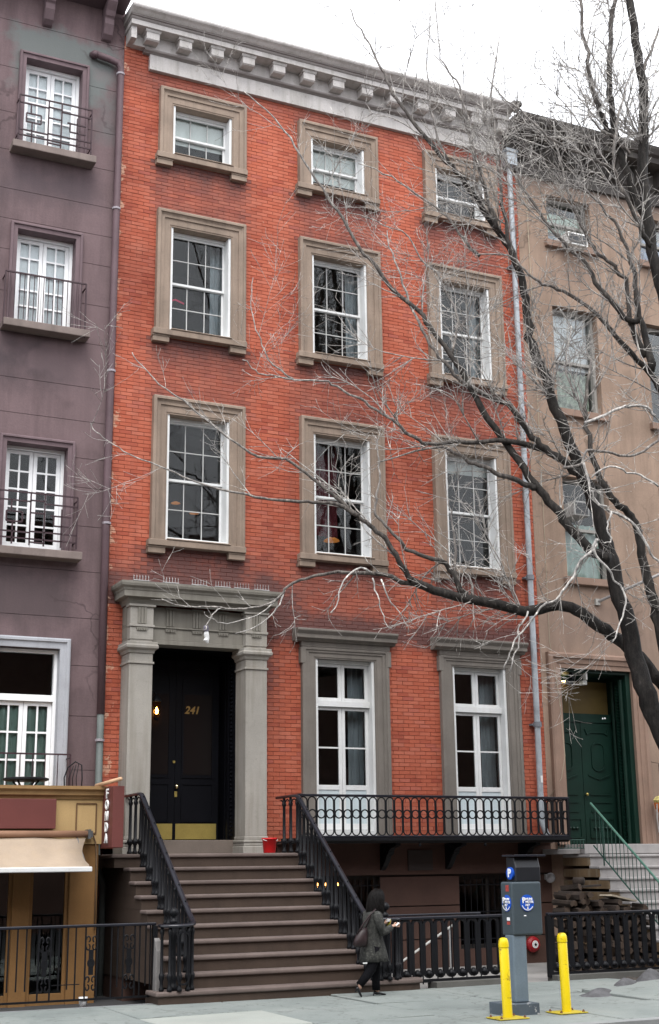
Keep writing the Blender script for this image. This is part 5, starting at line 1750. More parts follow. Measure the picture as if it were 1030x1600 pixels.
# P roundel facing left on the head
pd = cyl('p_roundel', (2.947, -6.80, 1.535), .070, .024, RL, M_BLUE, pm)
text_obj('p_letter', 'P', .125, M_LETW, pd, frame_left(2.932, -6.80, 1.535), bold=.006)
def sticker(front):
    if front:
        c = (3.06, -6.955, 1.205); F = lambda dx, dz: frame_front(c[0] + dx, -6.962, c[2] + dz); s_ = cyl('sticker', (c[0], -6.9525, c[2]), .092, .006, RF, M_BLUE, pm)
    else:
        c = (2.860, -6.83, 1.205); F = lambda dx, dz: frame_left(2.853, c[1] - dx, c[2] + dz); s_ = cyl('sticker', (2.8625, c[1], c[2]), .092, .006, RL, M_BLUE, pm)
    text_obj('sticker_text', 'P', .085, M_LETW, s_, F(-.05, .028), bold=.003)
    text_obj('sticker_text', 'MUNI', .036, M_LETW, s_, F(.022, .042), bold=.001)
    text_obj('sticker_text', 'METER', .036, M_LETW, s_, F(.027, .010), bold=.001)
    text_obj('sticker_text', 'PAY', .032, M_LETW, s_, F(0, -.024), bold=.001)
    text_obj('sticker_text', '$', .036, M_LETW, s_, F(0, -.055), bold=.001)
    arc = MB()
    for i in range(11):
        a0 = R(205 + i * 12)
        p = (F(.078 * math.cos(a0), .078 * math.sin(a0)) @ Vector((0, 0, 0)))
        t_ = (F(.078 * math.cos(a0) - .006 * math.sin(a0), .078 * math.sin(a0) + .006 * math.cos(a0)) @ Vector((0, 0, 0))) - p
        nrm = Vector((0, -1, 0)) if front else Vector((-1, 0, 0))
        arc.obox(p, t_, nrm * .002, t_.cross(nrm).normalized() * .005)
    arc.build('sticker_rim', M_LETW, s_)
sticker(True)
sticker(False)
M_REDST = mat('red_sticker', (.40, .06, .05), rough=.5, var=.3, scale=40, bump=0)
for z, h, m_ in ((1.37, .07, M_REDST), (1.03, .035, M_LETW), (.985, .035, M_REDST)):
    boxobj('label', 2.861, 2.865, -6.88, -6.82, z - h / 2, z + h / 2, m_, pm)
boxobj('label', 3.01, 3.04, -6.954, -6.95, 1.06, 1.072, M_LETW, pm)
boxobj('coin_slot', 2.859, 2.865, -6.80, -6.75, 1.10, 1.30, M_METER, pm)
M_YEL = mat('safety_yellow', (.72, .55, .006), rough=.42, var=.08, fvar=.06, bump=.06, streak=.12, wear=.8, wear_col=(.16, .085, .02), seed=4)
M_YPL = mat('rusty_yellow_plate', (.42, .33, .03), rough=.7, var=.3, wear=.8, wear_col=(.10, .055, .03), seed=6)
def bollard(x, y, h, lean, label):
    t = thing('bollard', label, 'bollard', (x, y, 0), 'yellow bollards by the meter')
    r_ = .054
    o_ = MB().lathe([(r_, .012), (r_, h - .115), (r_ * .97, h - .112), (r_ * .97, h - .104), (r_ * 1.08, h - .10), (r_ * 1.08, h - .06), (r_ * .98, h - .03), (r_ * .75, h - .008), (r_ * .35, h), (.001, h + .002)], (0, 0, 0), 24).build('pipe', M_YEL, t, smooth=True)
    o_.location = (x, y, 0); o_.rotation_euler = lean
    e = o_.modifiers.new('es', 'EDGE_SPLIT'); e.split_angle = R(50)
    MB().box(x - .19, x + .19, y - .15, y + .15, .004, .016).build('base_plate', M_YPL, t, bevel=.003, seg=1)
    for dx in (-.15, .15):
        for dy in (-.11, .11):
            inst('bolt', BOLT, t, (x + dx, y + dy, .016))
BOLT = MB().lathe([(.016, 0), (.016, .012), (.009, .014), (.009, .024)], (0, 0, 0), 6).mesh('bolt', M_RUST)
bollard(2.575, -7.20, .85, (0, R(-1.2), 0), 'left yellow bollard standing in front of the parking meter post')
bollard(3.455, -7.06, .87, (0, R(-1.0), 0), 'right yellow bollard standing clear of the parking meter')

# ------------------------------------------------------------------ walking woman
M_SKIN = mat('skin', (.52, .32, .24), rough=.55, var=.05, fvar=.03, bump=.03)
M_HAIR = mat('dark_hair', (.0045, .0036, .0034), rough=.6, var=.3, bump=.4, fine=90, spec=.15)
M_TROU = mat('black_trousers', (.0045, .0045, .006), rough=.9, var=.2, spec=.1)
def tweed():
    b = NB('tweed_coat')
    n1 = b.ramp(b.noise(26, 5, .8), [(.40, (.016, .016, .015)), (.54, (.036, .037, .033)), (.66, (.095, .095, .085))])
    big = b.ramp(b.noise(6, 3), [(.3, (.7, .7, .7)), (.7, (1, 1, 1))])
    b.l(b.mix(1, n1, big, 'MULTIPLY'), b.p.inputs['Base Color'])
    b.p.inputs['Roughness'].default_value = .9
    b.bump(b.noise(60, 4, .7), .5, .006)
    return b.m
M_COAT = tweed()
M_SHOE = mat('black_patent', (.008, .008, .010), rough=.2, var=.1, bump=0)
wy = -4.15
wo = thing('person', 'dark-haired person in a speckled grey coat, black trousers and heels walking past the stoop', 'person', (2.5, wy, 0))
me = bpy.data.meshes.new('body')
V, E_, Rr = [], [], []
def jv(p, r_, par=None, r2=None):
    V.append(p); Rr.append((r_, r2 or r_))
    if par is not None: E_.append((par, len(V) - 1))
    return len(V) - 1
pel = jv((2.50, wy, .645), .095, None, .10)
waist = jv((2.495, wy, .78), .085, pel, .095)
chest = jv((2.505, wy, .94), .095, waist, .11)
uc = jv((2.515, wy, 1.02), .06, chest, .075)
neck = jv((2.54, wy, 1.085), .038, uc)
h0 = jv((2.565, wy, 1.135), .052, neck)
h1 = jv((2.58, wy, 1.20), .075, h0, .065)
h2 = jv((2.575, wy, 1.265), .068, h1, .062)
jv((2.57, wy, 1.31), .035, h2)
jv((2.655, wy, 1.195), .014, h1)                                    # nose
jv((2.632, wy, 1.15), .022, h0)                                     # chin
for sg in (-1, 1):                                                    # ears
    jv((2.575, wy + sg * .075, 1.20), .014, h1)
# legs: front (far) planted, rear (near) pushing off
hf = jv((2.51, wy + .065, .61), .085, pel)
kf = jv((2.555, wy + .06, .345), .055, hf)
af = jv((2.56, wy + .06, .085), .032, kf)
jv((2.60, wy + .06, .045), .028, af)
hr_ = jv((2.49, wy - .065, .61), .085, pel)
kr = jv((2.435, wy - .06, .345), .056, hr_)
ar = jv((2.265, wy - .055, .155), .032, kr)
jv((2.275, wy - .055, .10), .026, ar)
def hand(par, p, d, side):
    """palm, four bent fingers of unequal length and a thumb from the side of the palm"""
    d = Vector(d).normalized(); s_ = Vector(side).normalized(); n_ = d.cross(s_)
    p = Vector(p)
    wv = jv(tuple(p), .018, par)
    pv = jv(tuple(p + d * .035), .022, wv, .014)
    for i, ln in enumerate((.046, .052, .049, .038)):
        o_ = s_ * (-.021 + .014 * i)
        k0 = jv(tuple(p + d * .062 + o_), .0075, pv)
        k1 = jv(tuple(p + d * (.062 + ln * .5) + o_ - n_ * .008), .0068, k0)
        jv(tuple(p + d * (.062 + ln * .75) + o_ - n_ * .024), .006, k1)
    t0 = jv(tuple(p + d * .02 - s_ * .026), .009, pv)
    jv(tuple(p + d * .048 - s_ * .036 - n_ * .01), .0075, t0)
sr_ = jv((2.49, wy - .115, 1.00), .034, uc)
er = jv((2.555, wy - .17, .80), .032, sr_)
wr = jv((2.705, wy - .13, .862), .024, er)
hand(wr, (2.735, wy - .12, .872), (1, .15, .12), (0, 0, -1))
sl_ = jv((2.49, wy + .115, 1.00), .034, uc)
el_ = jv((2.55, wy + .17, .80), .038, sl_)
wl = jv((2.67, wy + .09, .885), .024, el_)
hand(wl, (2.695, wy + .06, .90), (.8, -.5, .2), (0, 0, -1))
me.from_pydata(V, E_, [])
me.materials.append(M_SKIN)
bo = link(bpy.data.objects.new('body', me), wo)
skm = bo.modifiers.new('skin', 'SKIN')
skm.use_smooth_shade = True
lay = me.skin_vertices[0] if len(me.skin_vertices) else None
if lay is None:
    bm = bmesh.new(); bm.from_mesh(me); bm.verts.layers.skin.verify(); bm.to_mesh(me); bm.free()
    lay = me.skin_vertices[0]
for i, (a, c) in enumerate(Rr):
    lay.data[i].radius = (a, c)
    lay.data[i].use_root = (i == 0)
ss = bo.modifiers.new('sub', 'SUBSURF'); ss.levels = 1; ss.render_levels = 2
def ering(cx, cy, z, rx, ry, n_=20, wob=0, ph=0, tilt=0):
    return [(cx + rx * (1 + wob * math.sin(5 * t + ph)) * math.cos(t), cy + ry * (1 + wob * math.sin(5 * t + ph)) * math.sin(t), z + tilt * math.cos(t)) for t in [2 * math.pi * i / n_ for i in range(n_)]]
ct_ = MB()
ct_.loft([ering(2.515, wy, .430, .190, .150, wob=.035), ering(2.515, wy, .437, .205, .165, wob=.035), ering(2.51, wy, .52, .188, .16, wob=.03, ph=.4), ering(2.50, wy, .62, .165, .152, wob=.015), ering(2.495, wy, .70, .142, .143), ering(2.49, wy, .77, .122, .135),
          ering(2.495, wy, .80, .120, .134), ering(2.50, wy, .88, .128, .15), ering(2.505, wy, .96, .128, .163), ering(2.508, wy, 1.02, .112, .165), ering(2.515, wy, 1.06, .085, .13), ering(2.53, wy, 1.085, .062, .07), ering(2.535, wy, 1.12, .060, .062), ering(2.535, wy, 1.115, .048, .05)])
coat = ct_.build('coat', M_COAT, wo, smooth=True)
for sg, pts in ((-1, [(2.485, wy - .12, 1.035), (2.50, wy - .165, .96), (2.525, wy - .18, .88), (2.56, wy - .178, .795), (2.62, wy - .16, .815), (2.70, wy - .132, .858)]), (1, [(2.485, wy + .12, 1.035), (2.50, wy + .165, .96), (2.525, wy + .18, .88), (2.555, wy + .175, .795), (2.61, wy + .135, .835), (2.66, wy + .095, .875)])):
    MB().tube(pts, [.058, .062, .056, .052, .046, .040], 12).build('sleeve', M_COAT, coat, smooth=True)
MB().loft([ering(2.491, wy, .755, .128, .140), ering(2.491, wy, .785, .126, .139)], caps=False).build('belt', M_COAT, coat)
boxobj('hem_lining', 2.30, 2.36, wy - .10, wy - .09, .415, .432, M_WHITE, coat)
tr = MB()
tr.tube([(2.51, wy + .065, .62), (2.545, wy + .062, .46), (2.56, wy + .06, .34), (2.562, wy + .06, .2), (2.562, wy + .06, .07)], [.094, .082, .066, .055, .052], 12)
tr.tube([(2.49, wy - .065, .62), (2.455, wy - .062, .46), (2.432, wy - .06, .345), (2.355, wy - .058, .25), (2.262, wy - .055, .155)], [.094, .082, .066, .056, .050], 12)
tr.build('trousers', M_TROU, wo, smooth=True)
ha = MB()
random.seed(8)
def hring(cx, z, rx, ry, rough=.05, n_=36):
    ph = random.uniform(0, 6)
    return [(cx + rx * (1 + rough * math.sin(9 * t + ph) + random.uniform(-rough, rough) * .6) * math.cos(t), wy + ry * (1 + rough * math.sin(7 * t + ph * 2) + random.uniform(-rough, rough) * .6) * math.sin(t), z + random.uniform(-1, 1) * .012 * (rough > .05)) for t in [2 * math.pi * i / n_ for i in range(n_)]]
ha.loft([hring(2.545, .985, .030, .060, .10), hring(2.535, 1.005, .075, .100, .12), hring(2.537, 1.04, .098, .112, .10), hring(2.542, 1.09, .106, .116, .08), hring(2.55, 1.15, .108, .114, .06), hring(2.558, 1.21, .106, .108, .05), hring(2.566, 1.265, .096, .096, .04), hring(2.574, 1.31, .072, .072, .03), hring(2.578, 1.335, .036, .036, .02), hring(2.578, 1.341, .004, .004, 0)])
hr2 = ha.build('hair', M_HAIR, wo, smooth=True)
HP = [(1.335, .036, 2.578), (1.31, .072, 2.574), (1.265, .098, 2.566), (1.21, .109, 2.558), (1.15, .113, 2.55), (1.09, .114, 2.542), (1.04, .108, 2.537), (1.00, .100, 2.532), (.965, .095, 2.528)]
hs_ = MB()
for i in range(210):
    t0 = random.uniform(R(48), R(312))
    end = random.choice((6, 7, 7, 8, 8))
    ph, am = random.uniform(0, 6), random.uniform(.03, .09)
    pts_ = []
    for k, (z_, r_, cx_) in enumerate(HP[:end + 1]):
        rr_ = r_ * (1.02 + .06 * random.random() + (.05 * math.sin(k * 1.5 + ph) if k > 2 else 0))
        tt = t0 + am * math.sin(k * 1.3 + ph)
        pts_.append((cx_ + rr_ * math.cos(tt) * .97, wy + rr_ * math.sin(tt), z_ + random.uniform(-.006, .006)))
    hs_.tube(pts_, [.004] + [.0062] * (end - 1) + [.003], 4)
hs_.build('hair_strands', M_HAIR, wo, smooth=True, kind='stuff')
def shoe(ankle, toe, heel_tip):
    a, t, h = Vector(ankle), Vector(toe), Vector(heel_tip)
    s_ = MB()
    hb = a + (h - a) * .35
    side = Vector((0, 1, 0))
    rings = []
    for q, wd, hh in ((0, .026, .022), (.2, .028, .022), (.5, .027, .014), (.8, .028, .012), (.95, .018, .009), (1, .006, .005)):
        c_ = hb.lerp(t, q)
        up = (t - hb).cross(side).normalized() * -1
        if up.z < 0 and abs(up.z) > .5: up = -up
        rings.append([c_ + side * wd * math.cos(u) + up * hh * math.sin(u) for u in [2 * math.pi * i / 10 for i in range(10)]])
    s_.loft(rings)
    s_.tube([hb, h], [.012, .006], 6)
    return s_.build('shoe', M_SHOE, wo, smooth=True)
shoe((2.545, wy + .06, .065), (2.705, wy + .06, .012), (2.515, wy + .06, .0))
shoe((2.235, wy - .055, .165), (2.292, wy - .055, .008), (2.205, wy - .055, .07))
bg_ = thing('shoulder_bag', 'slouchy dark brown leather bag hanging behind the walking person', 'bag', (2.27, wy - .12, .65))
M_LEA = mat('brown_leather', (.022, .012, .013), rough=.45, var=.25, scale=12, bump=.3)
MB().loft([ering(2.27, wy - .10, .625, .075, .035, 12), ering(2.26, wy - .10, .65, .10, .055, 12, .04), ering(2.275, wy - .10, .72, .098, .06, 12, .04), ering(2.30, wy - .10, .80, .070, .045, 12), ering(2.325, wy - .10, .86, .045, .022, 12)]).build('pouch', M_LEA, bg_, smooth=True)
MB().tube([(2.22, wy - .10, .78), (2.29, wy - .13, .90), (2.38, wy - .16, 1.02), (2.46, wy - .16, 1.085), (2.44, wy - .11, 1.05), (2.38, wy - .09, .93), (2.34, wy - .09, .84)], .011, 6).build('strap', M_LEA, bg_, smooth=True)
bo_ = thing('yellow_booklet', 'yellow-green booklet with white pages held in the walking person\'s hands', 'booklet', (2.72, wy - .05, .88))
MB().obox((2.715, wy - .045, .905), (.012, -.003, .05), (.006, .045, 0), (.003, 0, -.001)).build('cover', mat('yellow_green_cover', (.40, .36, .03), bump=0), bo_)
MB().obox((2.71, wy - .045, .942), (.010, -.003, .018), (.006, .043, 0), (.009, 0, -.001)).build('pages', M_WHITE, bo_)
ph_ = thing('white_phone', 'small white phone in the walking person\'s right hand', 'phone', (2.79, wy - .12, .88))
MB().obox((2.795, wy - .125, .892), (.028, .004, .016), (-.002, .018, .004), (-.002, 0, .004)).build('phone_body', M_WHITE, ph_, bevel=.002)
